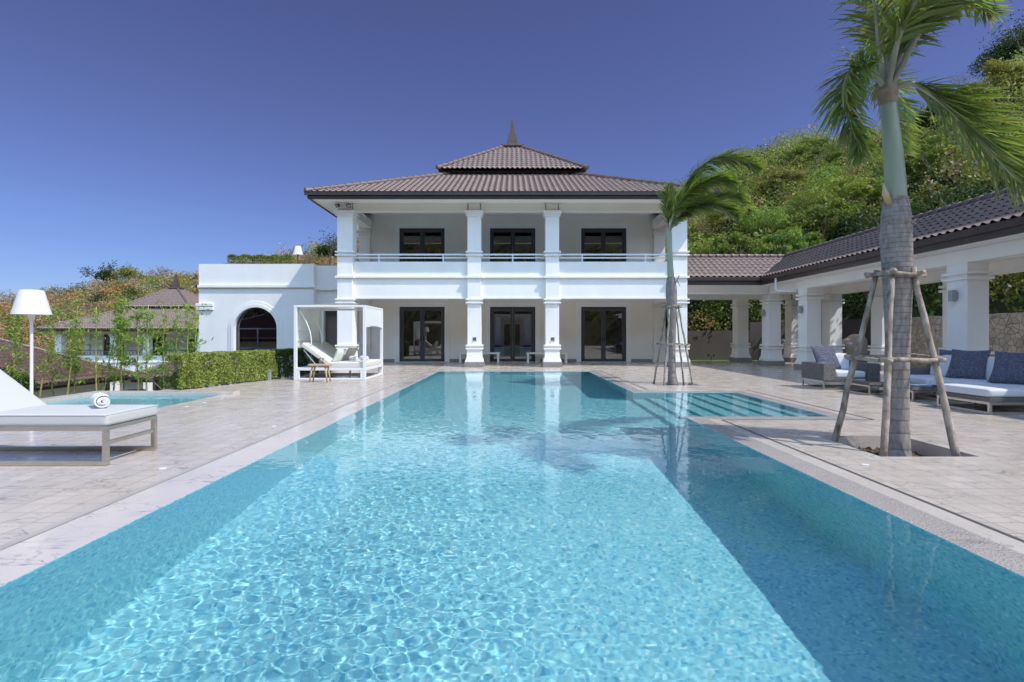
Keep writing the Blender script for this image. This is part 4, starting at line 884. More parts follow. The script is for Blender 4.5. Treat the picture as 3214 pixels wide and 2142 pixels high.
# garden walls, boulders, sprinkler
MB().box(7.0, 27.7, -.1, 12.2, 27.9, 1.49).obj('garden_wall', 'grey', origin=(9.6, 27.8, 0), label='low taupe wall behind the lawn right of the villa', cat='wall')
MB().box(12.202, 27.69, -.1, 15.2, 27.9, 1.93).obj('garden_wall', 'grey', origin=(13.7, 27.8, 0), label='taller taupe wall stepping up behind the walkway corner', cat='wall')
MB().box(15.0, 20.9, -.1, 15.22, 27.69, 1.95).obj('garden_wall', 'grey', origin=(15.1, 24, 0), label='dark taupe side wall seen between the walkway columns', cat='wall')
MB().box(15.0, -6, -.1, 15.3, 20.898, 1.92).obj('stone_wall', 'rubble', origin=(15.1, 10, 0), label='pale irregular rubble stone wall behind the lounge', cat='wall', bevel=.02)
def boulder(x, y, rx, ry, rz, lab, seed):
    r = np.random.default_rng(seed); n1, n2 = 28, 18; V = []
    ph = r.uniform(0, 6, 6)
    for i in range(n2 + 1):
        for j in range(n1):
            th = math.pi * i / n2; f = 2 * math.pi * j / n1; d = np.array([math.sin(th) * math.cos(f), math.sin(th) * math.sin(f), math.cos(th)])
            k = 1 + .12 * math.sin(3 * d[0] + ph[0]) * math.sin(2.5 * d[1] + ph[1]) + .07 * math.sin(6 * d[2] + ph[2] + 3 * d[0]) + .03 * math.sin(11 * d[1] + ph[3])
            V.append((x + d[0] * rx * k, y + d[1] * ry * k, rz * .75 + d[2] * rz * k))
    F = [(i * n1 + j, (i + 1) * n1 + j, (i + 1) * n1 + (j + 1) % n1, i * n1 + (j + 1) % n1) for i in range(n2) for j in range(n1)]
    MB().add(V, F).obj('boulder', 'boulder', None, smooth=True, origin=(x, y, 0), label=lab, cat='boulder')
boulder(14.1, 22.3, .55, .5, .72, 'rounded brown boulder standing in front of the dark side wall', 1)
boulder(13.5, 26.8, .4, .4, .6, 'orange grey boulder half hidden behind the rear walkway columns', 2)
boulder(14.45, 15.3, .42, .6, .38, 'low sunlit boulder at the foot of the rubble wall', 3)
t = thing('sprinkler', (10.0, 27.1, -.03), 'small black twin-headed garden light on the lawn', 'garden light'); mb = MB(); mb.tube([(10.0, 27.1, -.03), (10.0, 27.1, .24)], .02, 6); mb.obj('stake', 'black', t)
for s in (-1, 1): mb = MB(); mb.tube([(10.0, 27.1, .24), (10.0 + s * .1, 27.1, .24)], .012, 6); mb.tube([(10.0 + s * .1, 27.1, .2), (10.0 + s * .16, 27.07, .28)], [.03, .045], 8); mb.obj('head', 'black', t)

# ------------------------------------------------------------------ pool pavilion behind the camera (seen only as reflections)
pav = thing('pool_pavilion', (0, -7, 0), 'white columned pool pavilion reflected in the door glass', 'pavilion')
for i, x0 in enumerate(COLX):
    mb = MB(); col_mesh(mb, x0, -7.4, COLW[i], COLW[i], 0, 3.2, True, ((.69, .76), (.81, .88), (2.60, 2.67), (2.74, 2.81))); c = mb.obj('column', 'white', pav); plinth(c, x0, -7.4, COLW[i], COLW[i])
mb = MB(); mb.box(-7, -7.38, 3.202, 7, -6.95, 3.6); mb.obj('beam', 'white', pav)
mb = MB(); wall_xz(mb, -7, 7, 0, 3.6, -11.2, -11, [(-3.8, -2.6, .02, 2.5), (-.9, .9, .02, 2.5), (2.6, 3.8, .02, 2.5)]); mb.obj('wall', 'cream', pav)
MB().box(-7, -11, 3.602, 7, -6.5, 3.65).obj('ceiling', 'ceil', pav)
hip_roof(pav, -7.7, -13, 7.7, -6.2, 3.75, -4.3, -9.6, 4.3, -9.6, 5.6, part='roof'); gutter(pav, -7.7, -13, 7.7, -6.2, 3.75)

# ------------------------------------------------------------------ lower pavilions on the left
def pavilion(x0, y0, x1, y1, z, rise, lab, door=None):
    t = thing('garden_pavilion', ((x0 + x1) / 2, (y0 + y1) / 2, -5), lab, 'pavilion', 'tiled pavilions below the terrace'); hw = min(x1 - x0, y1 - y0) / 2
    rx0, rx1, ry0, ry1 = x0 + hw, x1 - hw, y0 + hw, y1 - hw
    hip_roof(t, x0, y0, x1, y1, z, rx0, ry0, max(rx1, rx0 + .02), max(ry1, ry0 + .02), z + rise, 'tile2', 'ridge'); gutter(t, x0, y0, x1, y1, z)
    mb = MB(); a, b, c, d = x0 + 1.1, y0 + 1.1, x1 - 1.1, y1 - 1.1; ops = [((a + c) / 2 - 1.2 + (door or 0), (a + c) / 2 + 1.2 + (door or 0), -4.9, z - .9)] if door is not None else []
    wall_xz(mb, a, c, -5, z - .29, b, b + .25, ops); mb.box(a, b + .25, -5, a + .25, d, z - .29); mb.box(c - .25, b + .25, -5, c, d, z - .29); mb.box(a + .25, d - .25, -5, c - .25, d, z - .29); mb.obj('wall', 'cream', t)
    MB().box(x0 + .1, y0 + .1, z - .285, x1 - .1, y1 - .1, z - .26).obj('soffit', 'ceil', t)
    for o in ops:
        mb = MB(); mb.box(o[0], b + .1, o[2], o[0] + .08, b + .18, o[3]); mb.box(o[1] - .08, b + .1, o[2], o[1], b + .18, o[3]); mb.box(o[0] + .08, b + .1, o[3] - .08, o[1] - .08, b + .18, o[3]); mb.box((o[0] + o[1]) / 2 - .05, b + .1, o[2], (o[0] + o[1]) / 2 + .05, b + .18, o[3] - .08); w = mb.obj('window_frame', 'frame', t)
        MB().box(o[0] + .08, b + .13, o[2], o[1] - .08, b + .14, o[3] - .08).obj('pane', 'darkglass', w)
    return t
pavilion(-34, 19.5, -21.6, 31.0, -1.0, 2.85, 'large brown hip roof of a low pavilion at the left edge behind the lamp')
pavilion(-20.5, 28.9, -10.5, 37.5, -1.0, 2.15, 'small brown tiled pavilion half hidden behind the hedge', door=-2.6)
pavilion(-34, -18, -18, -5, .9, 2.6, 'tiled pavilion reflected in the arched window glass')
pavilion(-62, 38, -50, 48, .3, 2.9, 'dark tiled roof at the far left edge below the hills')
MB().lathe((-19.0, 27.0, -5), [(.001, 0), (.35, 0), (.3, .2), (.14, .6), (.14, 2.9), (.2, 3.0), (.55, 3.35), (.62, 3.5), (.5, 3.5), (.001, 3.3)], 24).obj('stone_urn', 'iron', None, smooth=40, origin=(-19, 27, -5), label='black bowl-shaped urn on a pedestal before the small pavilion', cat='urn')

# ------------------------------------------------------------------ floor lights
fls = [(-3.27, 5.05), (-3.27, 7.4), (-3.27, 9.75), (-3.27, 12.1), (-3.27, 14.5), (3.4, 5.2), (3.4, 12.9), (-5.7, 9.45), (-5.7, 10.0), (-5.75, 10.7)]
fln = ['beside the foot of the sun lounger', 'between the sun lounger and the pool middle', 'left of the pool level with the small pool', 'in the row before the daybed', 'left of the pool nearest the daybed', 'in the paving before the near palm pit', 'in the paving before the farther palm pit', 'at the near corner of the small pool', 'halfway along the small pool edge', 'at the far corner of the small pool']
for i, (x, y) in enumerate(fls):
    lab = 'small round floor light ' + fln[i]
    g = 'floor lights left of the pool' if i < 5 else ('floor lights right of the pool' if x > 0 else 'floor lights by the small pool')
    MB().lathe((x, y, 0), [(.035, .002), (.035, .006), (.03, .007), (.001, .007)], 18).obj('floor_light', 'metalwhite', None, smooth=40, origin=(x, y, 0), label=lab, cat='floor light', group=g)
t = thing('bollard_light', (-6.72, 15.0, 0), 'short grey bollard light at the foot of the hedge', 'bollard light'); MB().box(-6.78, 14.95, .0, -6.70, 15.03, .25).obj('post', 'lampgrey', t, bevel=.004); MB().box(-6.79, 14.94, .251, -6.69, 15.04, .29).obj('cap', 'lampgrey', t, bevel=.004)

# ------------------------------------------------------------------ furniture
def soft_box(mb, x0, y0, z0, x1, y1, z1, r=.05, puff=.02, n=14, mi=0):
    # rounded, slightly puffed cushion
    cx, cy_, cz = (x0 + x1) / 2, (y0 + y1) / 2, (z0 + z1) / 2; hx, hy, hz = (x1 - x0) / 2, (y1 - y0) / 2, (z1 - z0) / 2; base = mb.n; V = []; F = []
    g = np.sin(np.linspace(-1, 1, n) * math.pi / 2)
    for ax in range(3):
        for s in (-1, 1):
            b0 = len(V)
            for a in g:
                for b in g:
                    p = [0, 0, 0]; p[ax] = s; p[(ax + 1) % 3] = a; p[(ax + 2) % 3] = b
                    q = np.array(p) * (hx, hy, hz); inner = np.clip(q, (-hx + r, -hy + r, -hz + r), (hx - r, hy - r, hz - r)) if min(hx, hy, hz) > r else q * .6
                    dlt = q - inner; L = np.linalg.norm(dlt); q = inner + dlt / L * r if L > 1e-6 else q
                    k = (1 - (q[0] / hx) ** 2) * (1 - (q[1] / hy) ** 2); q[2] += math.copysign(puff * max(k, 0) ** .5, q[2])
                    V.append((cx + q[0], cy_ + q[1], cz + q[2]))
            for i in range(n - 1):
                for j in range(n - 1):
                    f = (b0 + i * n + j, b0 + (i + 1) * n + j, b0 + (i + 1) * n + j + 1, b0 + i * n + j + 1); F.append(f if s > 0 else f[::-1])
    return mb.add(V, F, mi)
def xform(mb, Mx): mb.v = [tuple(Mx @ Vector(p)) for p in mb.v]; return mb
def pillow_mb(w, h, t, n=22, seed=0):
    r = random.Random(seed); mb = MB()
    for s in (-1, 1):
        V = []
        for i in range(n + 1):
            for j in range(n + 1):
                u = i / n * 2 - 1; v = j / n * 2 - 1; e = max(0, (1 - u * u) * (1 - v * v)) ** .42
                px = u * (1 - .09 * (1 - v * v)); pz = v * (1 - .09 * (1 - u * u))
                V.append((px * w / 2, s * (t / 2 * e + .002 + .006 * math.sin(7 * u + seed) * math.sin(5 * v + seed) * e), pz * h / 2 + h / 2))
        F = [(i * (n + 1) + j, (i + 1) * (n + 1) + j, (i + 1) * (n + 1) + j + 1, i * (n + 1) + j + 1) for i in range(n) for j in range(n)]
        mb.add(V, F if s < 0 else [f[::-1] for f in F])
    return mb
def pose(x, y, z, rz=0, rx=0, ry=0): return Matrix.Translation((x, y, z)) @ Matrix.Rotation(rz, 4, 'Z') @ Matrix.Rotation(ry, 4, 'Y') @ Matrix.Rotation(rx, 4, 'X')
def towel_roll(name, a, b, r, lab, group=None):
    a = Vector(a); b = Vector(b); t = (b - a).normalized(); x = t.cross(Vector((0, 0, 1))).normalized(); y = Vector((0, 0, 1)); turns = 3.3; n = 90; V = []
    L = (b - a).length; m = 12
    for k in range(m + 1):
        for i in range(n + 1):
            f = i / n; ang = f * turns * 2 * math.pi + .4; rr = r * (.16 + .84 * f) + .004 * math.sin(9 * f + k)
            off = .012 * (1 - f) * (1 if k == m else (-1 if k == 0 else 0)) * 1.2
            V.append(a + t * (L * k / m + off) + x * math.cos(ang) * rr + y * (math.sin(ang) * rr * .93))
    F = [(k * (n + 1) + i, (k + 1) * (n + 1) + i, (k + 1) * (n + 1) + i + 1, k * (n + 1) + i + 1) for k in range(m) for i in range(n)]
    o = MB().add(V, F).obj(name, 'towel', None, smooth=True, origin=a, label=lab, cat='towel', group=group)
    s = o.modifiers.new('thick', 'SOLIDIFY'); s.thickness = .016; s.offset = -1
    s = o.modifiers.new('smooth', 'SUBSURF'); s.levels = 0; s.render_levels = 0
    return o
# sun lounger
LX1, LY0, LY1 = -3.87, 5.15, 5.89; LX0 = -6.0
t = thing('sun_lounger', (-4.9, 5.5, 0), 'white cushioned sun lounger on a steel frame left of the pool', 'sun lounger'); mb = MB(); f = .045
for y in (LY0, LY1 - f):
    mb.box(LX0, y, .335, LX1, y + f, .38); mb.box(LX0, y, .004, LX1, y + f, .045); mb.box(LX1 - f, y, .046, LX1, y + f, .334); mb.box(LX0, y, .046, LX0 + f, y + f, .334)
mb.box(LX1 - f + .002, LY0 + f, .336, LX1 - .002, LY1 - f, .378); mb.box(LX1 - .04, LY0 + f, .20, LX1 - .008, LY1 - f, .235); mb.box(LX0, LY0 + f, .336, LX0 + f, LY1 - f, .378)
mb.obj('frame', 'steel', t, bevel=.003)
mb = MB(); soft_box(mb, -5.1, LY0 - .01, .382, LX1 + .01, LY1 + .01, .492, .03, .012, 18); mb.obj('seat_cushion', 'cushion', t, smooth=True)
mb = MB(); soft_box(mb, -.98, -.375, 0, 0, .375, .11, .03, .012, 18); xform(mb, pose(-5.1, (LY0 + LY1) / 2, .385, 0, 0, R(37))); mb.obj('back_cushion', 'cushion', t, smooth=True)
mb = MB(); mb.tube([(-5.5, LY0 + .1, .62), (-5.75, LY0 + .1, .36)], .012); mb.tube([(-5.5, LY1 - .1, .62), (-5.75, LY1 - .1, .36)], .012); mb.obj('back_support', 'steel', t)
mb = MB(); z = .4925
mb.tube([(-5.08, LY0 - .012, .487), (LX1 + .005, LY0 - .012, .487), (LX1 + .012, LY1, .487), (-5.08, LY1 + .012, .487)], .004, 5); mb.obj('piping', 'cushion', t)
towel_roll('rolled_towel', (-4.38, 5.72, .572), (-4.17, 5.50, .572), .078, 'rolled white towel lying on the sun lounger')
# daybed
BX0, BX1, BY0, BY1 = -6.07, -4.07, 15.0, 17.04; H = 2.09; p = .08
t = thing('daybed', (-5.07, 16, 0), 'white canopied double daybed with raised backrests by the hedge', 'daybed'); mb = MB()
for x in (BX0, BX1 - p):
    for y in (BY0, BY1 - p): mb.box(x, y, .002, x + p, y + p, H - .06)
mb.box(BX0, BY0, H - .06, BX1, BY0 + p, H); mb.box(BX0, BY1 - p, H - .06, BX1, BY1, H); mb.box(BX0, BY0 + p, H - .06, BX0 + p, BY1 - p, H); mb.box(BX1 - p, BY0 + p, H - .06, BX1, BY1 - p, H)
for y in (BY0 + .002, BY1 - p + .002): mb.box(BX0 + p, y, .27, BX1 - p, y + p - .004, .345); mb.box(BX0 + p, y, .006, BX1 - p, y + p - .004, .06)
for x in (BX0 + .002, BX1 - p + .002): mb.box(x, BY0 + p, .27, x + p - .004, BY1 - p, .345); mb.box(x, BY0 + p, .006, x + p - .004, BY1 - p, .06)
for y in (BY0 + .004, BY1 - p + .004): mb.box(BX0 + p, y, .06, BX0 + p + .07, y + p - .01, .27); mb.box(BX1 - p - .07, y, .06, BX1 - p, y + p - .01, .27)
for x in (-5.4, -4.8): mb.box(x, BY0 + .9, .006, x + .05, BY0 + .95, .27)
mb.box(BX0 + p, BY0 + p, .29, BX1 - p, BY1 - p, .338)
fr = mb.obj('frame', 'metalwhite', t, bevel=.006)
mb = MB(); n = 10; V = []
for i in range(n + 1):
    for j in range(n + 1):
        u, v = i / n, j / n; V.append((BX0 + .03 + (BX1 - BX0 - .06) * u, BY0 + .03 + (BY1 - BY0 - .06) * v, H + .004 + .035 * math.sin(math.pi * u)))
F = [(i * (n + 1) + j, (i + 1) * (n + 1) + j, (i + 1) * (n + 1) + j + 1, i * (n + 1) + j + 1) for i in range(n) for j in range(n)]
mb.add(V, F); mb.obj('canopy', 'canopy', t, smooth=True)
def curved_panel(mb, x, y0, y1, z0, z1, bulge, n=14, sag=0):
    V = []
    for i in range(n + 1):
        for j in range(n + 1):
            u, v = i / n, j / n; z = z1 + (z0 - z1) * u; V.append((x + bulge * math.sin(math.pi * .75 * u + .3), y0 + (y1 - y0) * v, z + sag * u * math.sin(math.pi * v)))
    F = [(i * (n + 1) + j, (i + 1) * (n + 1) + j, (i + 1) * (n + 1) + j + 1, i * (n + 1) + j + 1) for i in range(n) for j in range(n)]; mb.add(V, F)
mb = MB(); curved_panel(mb, BX1 - .012, BY0 + p, BY1 - .02, 1.47, H - .02, .01, sag=.05); mb.obj('side_curtain', 'canopy', t, smooth=True)
mb = MB(); curved_panel(mb, BX0 + .04, BY0 + .05, BY1 - .04, .92, H - .02, -.02); mb.obj('side_curtain', 'canopy', t, smooth=True)
for y in (BY0 + .14, BY0 + .98):
    mb = MB(); mb.tube([(BX0 + .05 + .34 * math.sin(math.pi * .62 * k / 10) ** 1.0 + .06 * (k / 10), y, H - .03 - 1.17 * k / 10) for k in range(11)], .016, 8); mb.obj('canopy_rib', 'metalwhite', t, smooth=True)
for z in (1.42, 1.12): mb = MB(); mb.tube([(BX0 + .05, BY0 + .02, z), (BX0 + .10, BY0 + 1, z - .01), (BX0 + .05, BY1 - .02, z)], .011, 6); mb.obj('canopy_rib', 'metalwhite', t)
my = (BY0 + BY1) / 2
for a, b in ((BY0 + .06, my - .004), (my + .004, BY1 - .06)):
    mb = MB(); soft_box(mb, -5.12, a, .345, BX1 + .03 - .06, b, .50, .04, .012, 16); mb.obj('mattress', 'mattress', t, smooth=True)
    mb = MB(); soft_box(mb, -.98, -(b - a) / 2, 0, 0, (b - a) / 2, .13, .035, .012, 16); xform(mb, pose(-5.12, (a + b) / 2, .375, 0, 0, R(36))); bc = mb.obj('backrest', 'mattress' if a < my else 'taupe', t, smooth=True)
    mb = MB(); mb.tube([(-5.85, a + .1, .84), (-5.45, a + .1, .35)], .014, 6); mb.tube([(-5.85, b - .1, .84), (-5.45, b - .1, .35)], .014, 6); mb.obj('back_strut', 'metalwhite', t)
mb = MB(); m_ = pose(-5.12, BY0 + .06 + .47, .375, 0, 0, R(36))
for yy in (.10, ): mb.box(-.96, yy, .131, -.03, .48, .146)
xform(mb, m_); mb.obj('back_cover', 'taupe', t)
mb = MB(); mb.box(-.95, .085, .147, -.03, .10, .152); mb.box(-.95, .34, .147, -.2, .355, .152); xform(mb, m_); mb.obj('stripe', 'cushion', t)
pm = xform(pillow_mb(.46, .40, .15, seed=3), pose(-4.98, 15.32, .50, R(78), R(24))); pm.obj('pillow', 'mint', None, smooth=True, origin=(-5.1, 15.3, .5), label='pale green-white pillow leaning on the daybed backrest', cat='pillow')
pm = xform(pillow_mb(.62, .44, .12, seed=5), pose(-5.0, 16.35, .50, R(80), R(30))); pm.obj('pillow', 'taupe', None, smooth=True, origin=(-5.1, 16.3, .5), label='taupe pillow leaning on the far daybed backrest', cat='pillow')
towel_roll('rolled_towel', (-4.62, 15.5, .59), (-4.42, 15.28, .59), .075, 'left rolled white towel on the daybed mattress', 'rolled towels on the daybed')
towel_roll('rolled_towel', (-4.35, 15.62, .59), (-4.13, 15.36, .59), .075, 'right rolled white towel on the daybed mattress', 'rolled towels on the daybed')
# stool with two cocktails
sx, sy = -5.13, 14.42; t = thing('side_table', (sx, sy, 0), 'small pale wooden stool table in front of the daybed', 'side table')
mb = MB(); V = []; K2 = 28
for z, s in ((.435, .94), (.45, 1.0), (.478, 1.0), (.482, .98)):
    for k in range(K2):
        a = 2 * math.pi * k / K2; ca, sa = math.cos(a), math.sin(a); q = 1 / (abs(ca) ** 6 + abs(sa) ** 6) ** (1 / 6); V.append((sx + .295 * s * ca * q, sy + .17 * s * sa * q, z))
F = [(i * K2 + j, i * K2 + (j + 1) % K2, (i + 1) * K2 + (j + 1) % K2, (i + 1) * K2 + j) for i in range(3) for j in range(K2)] + [tuple(3 * K2 + j for j in range(K2)), tuple(range(K2))[::-1]]
mb.add(V, F); mb.obj('table_top', 'wood', t)
for a in (-1, 1):
    for b in (-1, 1): MB().tube([(sx + a * .17, sy + b * .09, .44), (sx + a * .235, sy + b * .13, .003)], [.026, .019], 10).obj('leg', 'wood', t, smooth=True)
for i, (x, col, lab) in enumerate(((sx - .02, 'red', 'red cocktail in a martini glass on the stool table'), (sx + .09, 'orange', 'orange cocktail in a tall glass on the stool table'))):
    g = thing('cocktail', (x, sy - .03 * i, .483), lab, 'drink'); c = (x, sy - .03 * i, .484)
    MB().lathe(c, [(.001, .002), (.032, .002), (.032, .004), (.004, .008), (.004, .085), (.05 - .016 * i, .16), (.052 - .016 * i, .17)], 18).obj('glass', 'clear', g, smooth=40)
    MB().lathe(c, [(.003, .087), (.045 - .014 * i, .155), (.001, .155)], 18).obj('drink', col, g, smooth=40)
# armchair
def frame_rect(mb, x0, y0, x1, y1, z0, z1, s=.028):
    for (a, b) in ((x0, y0), (x1 - s, y0), (x0, y1 - s), (x1 - s, y1 - s)): mb.box(a, b, z0, a + s, b + s, z1)
    for y in (y0, y1 - s): mb.box(x0 + s, y, z0, x1 - s, y + s, z0 + s); mb.box(x0 + s, y, z1 - s, x1 - s, y + s, z1)
    for x in (x0, x1 - s): mb.box(x, y0 + s, z0, x + s, y1 - s, z0 + s); mb.box(x, y0 + s, z1 - s, x + s, y1 - s, z1)
ax0, ax1, ay0, ay1 = 7.12, 8.42, 12.34, 13.28
t = thing('armchair', ((ax0 + ax1) / 2, 12.8, 0), 'grey wicker armchair with white seat cushion in front of the walkway', 'armchair')
mb = MB(); frame_rect(mb, ax0 + .01, ay0 + .01, ax1 - .01, ay1 - .01, .004, .205); mb.obj('frame', 'steel', t)
for a, b in ((ax0, ax0 + .29), (ax1 - .29, ax1)):
    mb = MB(); mb.box(a, ay0, .207, b, ay1, .60); mb.obj('armrest', 'wicker', t, bevel=.012)
mb = MB(); mb.box(ax0 + .292, ay0 + .03, .207, ax1 - .292, ay1 - .2, .27); mb.obj('seat_base', 'wickerplain', t, bevel=.01)
mb = MB(); mb.box(ax0 + .292, ay1 - .18, .207, ax1 - .292, ay1, .60); mb.obj('backrest', 'wicker', t, bevel=.012)
mb = MB(); soft_box(mb, ax0 + .30, ay0 + .02, .272, ax1 - .30, ay1 - .2, .42, .045, .012); mb.obj('seat_cushion', 'cushion2', t, smooth=True)
mb = MB(); soft_box(mb, ax0 + .30, -.08, 0, ax1 - .30, .08, .40, .05, .01); xform(mb, pose(0, ay1 - .28, .41, 0, R(-12))); mb.obj('back_cushion', 'cushion2', t, smooth=True)
xform(pillow_mb(.70, .64, .2, seed=1), pose(ax0 + .48, ay0 + .52, .42, R(16), R(-24))).obj('pillow', 'pillow', None, smooth=True, origin=(7.6, 12.8, .42), label='grey-blue waffle pillow leaning in the wicker armchair', cat='pillow')
# coffee tables
for i, (x0, y0, lab) in enumerate(((7.42, 11.2, 'low dark coffee table nearest the armchair, behind the palm trunk'), (7.55, 10.16, 'low dark coffee table between the palm trunk and chaise'))):
    t = thing('coffee_table', (x0 + .4, y0 + .4, 0), lab, 'coffee table', 'low dark coffee tables'); w = .98 if i else .85
    mb = MB(); frame_rect(mb, x0, y0, x0 + w, y0 + .78, .004, .205, .03); mb.obj('frame', 'steel', t); MB().box(x0 - .005, y0 - .005, .207, x0 + w + .005, y0 + .785, .27).obj('table_edge', 'wicker', t, bevel=.005); MB().box(x0 + .02, y0 + .02, .272, x0 + w - .02, y0 + .76, .282).obj('table_top', 'table', t)
t = thing('magazine', (7.95, 10.45, .283), 'open white magazine on the coffee table', 'magazine'); mb = MB()
for s in (-1, 1): mb.add([(7.95, 10.35, .288), (7.95 + s * .2, 10.33, .286), (7.95 + s * .2, 10.6, .286), (7.95, 10.62, .288), (7.95, 10.35, .298), (7.95 + s * .2, 10.33, .291), (7.95 + s * .2, 10.6, .291), (7.95, 10.62, .298)], [(4, 5, 6, 7), (0, 1, 5, 4), (1, 2, 6, 5), (2, 3, 7, 6)])
mb.obj('pages', 'towel', t); MB().tube([(8.02, 10.3, .295), (8.22, 10.26, .295)], .01, 6).obj('pen', 'black', t)
# L shaped sofa: long part faces the pool, chaise reaches toward the water
t = thing('lounge_sofa', (8.7, 10, 0), 'white cushioned corner sofa with chaise on steel legs under the walkway', 'sofa')
mb = MB(); frame_rect(mb, 7.48, 8.45, 9.2, 9.5, .004, .20, .04); frame_rect(mb, 8.15, 9.52, 9.2, 11.75, .004, .20, .04); mb.obj('frame', 'steel', t)
mb = MB(); mb.box(7.47, 8.44, .202, 9.05, 9.51, .272); mb.box(8.13, 9.512, .202, 9.05, 11.5, .272); mb.obj('base', 'wickerplain', t, bevel=.006)
mb = MB(); mb.box(9.052, 8.44, .203, 9.28, 11.78, .62); mb.obj('backrest', 'wicker', t, bevel=.012); mb = MB(); mb.box(8.13, 11.502, .203, 9.05, 11.76, .55); mb.obj('armrest', 'wickerplain', t, bevel=.012)
mb = MB(); soft_box(mb, 7.47, 8.45, .274, 9.0, 9.5, .40, .04, .012, 16); mb.obj('seat_cushion', 'cushion2', t, smooth=True)
for a, b in ((9.51, 10.5), (10.51, 11.49)): mb = MB(); soft_box(mb, 8.12, a, .274, 9.0, b, .41, .04, .012, 16); mb.obj('seat_cushion', 'cushion2', t, smooth=True)
for a, b in ((8.5, 9.5), (9.52, 10.5), (10.52, 11.48)):
    mb = MB(); soft_box(mb, -.08, a, 0, .08, b, .44, .05, .01, 16); xform(mb, pose(8.93, 0, .40, 0, 0, R(12))); mb.obj('back_cushion', 'cushion2', t, smooth=True)
xform(pillow_mb(.66, .62, .2, seed=2), pose(8.66, 10.35, .41, R(-68), R(-24), R(0))).obj('pillow', 'pillow', None, smooth=True, origin=(8.6, 10.4, .41), label='dark blue waffle pillow on the sofa nearest the palm trunk', cat='pillow')
xform(pillow_mb(.74, .62, .22, seed=7), pose(8.60, 9.25, .41, R(-64), R(-26), R(0))).obj('pillow', 'pillow', None, smooth=True, origin=(8.6, 9.3, .41), label='dark blue waffle pillow on the sofa at the right frame edge', cat='pillow')
xform(pillow_mb(.42, .5, .14, seed=8), pose(8.95, 11.15, .47, R(-80), R(-12), R(0))).obj('pillow', 'pillow', None, smooth=True, origin=(8.9, 11.2, .41), label='navy pillow corner peeking out behind the first sofa pillow', cat='pillow')

# ------------------------------------------------------------------ palms
def spline(P, n):
    P = [np.array(p, float) for p in P]; P = [2 * P[0] - P[1]] + P + [2 * P[-1] - P[-2]]; out = []; m = len(P) - 3
    for i in range(n):
        f = i / (n - 1) * m; k = min(int(f), m - 1); t = f - k; a, b, c, d = P[k:k + 4]
        out.append(.5 * ((2 * b) + (c - a) * t + (2 * a - 5 * b + 4 * c - d) * t * t + (3 * b - a - 3 * c + d) * t ** 3))
    return np.array(out)
def frond(parent, base, ctrl, ll, wd, n, wind=(.25, 0, 0), droop=.5, sweep=.9, start=.16, seed=0, r0=.03, both=(1, 1), col=(.12, .19, .04)):
    r = np.random.default_rng(seed); base = np.array(base); S = spline([base + np.array(c) for c in ctrl], 40); mb = MB()
    mb.tube(S, [r0 * (1 - .85 * i / 39) for i in range(40)], 6); st = mb.obj('frond', 'stalk', parent, smooth=True)
    V, T, F = [], [], []; wind = np.array(wind); m = 6; b = 0
    tg = np.gradient(S, axis=0); tg /= np.linalg.norm(tg, axis=1)[:, None]
    for k in range(n):
        f = start + (1 - start) * (k + r.random() * .8) / n; x = f * 39; i = min(int(x), 38); p = S[i] + (S[i + 1] - S[i]) * (x - i); t = tg[i]
        side = np.cross(t, (0, 0, 1)); L = np.linalg.norm(side); side = side / L if L > .15 else np.array([0., 1, 0]); nr = np.cross(side, t)
        env = min(1, (f - start) / .12 + .35) * (1 - .55 * max(0, (f - .7) / .3)); le = ll * env
        for s in (-1, 1):
            if not both[0 if s < 0 else 1]: continue
            c = np.array(col) * r.uniform(.7, 1.35) * r.uniform(.9, 1.1, 3)
            if r.random() < .06: c = np.array((.36, .30, .14)) * r.uniform(.7, 1.1)
            ph = r.uniform(-1.15, 1.15); d = side * s * math.cos(ph) + nr * math.sin(ph) + t * sweep * r.uniform(.6, 1.25) + wind * r.uniform(.6, 1.4) + r.normal(size=3) * .07; d /= np.linalg.norm(d)
            Lk = le * r.uniform(.75, 1.15); q = p.copy(); w0 = wd * r.uniform(.8, 1.2); g = droop * r.uniform(.6, 1.5); e = np.cross(d, nr); e /= np.linalg.norm(e) + 1e-9
            tw = r.uniform(-.5, .5)
            for j in range(m + 1):
                h = j / m; ww = w0 * (1 - h ** 2.6) * (.6 + .8 * min(1, h * 4)) * .5 + .0008; ee = e * math.cos(tw * h) + nr * math.sin(tw * h)
                V += [q - ee * ww, q + ee * ww]; T += [c, c]
                dd = d + wind * h * .5 + np.array((0, 0, -g)) * h; q = q + dd / np.linalg.norm(dd) * Lk / m
            F += [(b + 2 * j, b + 2 * j + 1, b + 2 * j + 3, b + 2 * j + 2) for j in range(m)]; b += 2 * (m + 1)
    npobj('leaflets', V, F, 'palmleaf', st, tintv=np.array(T))
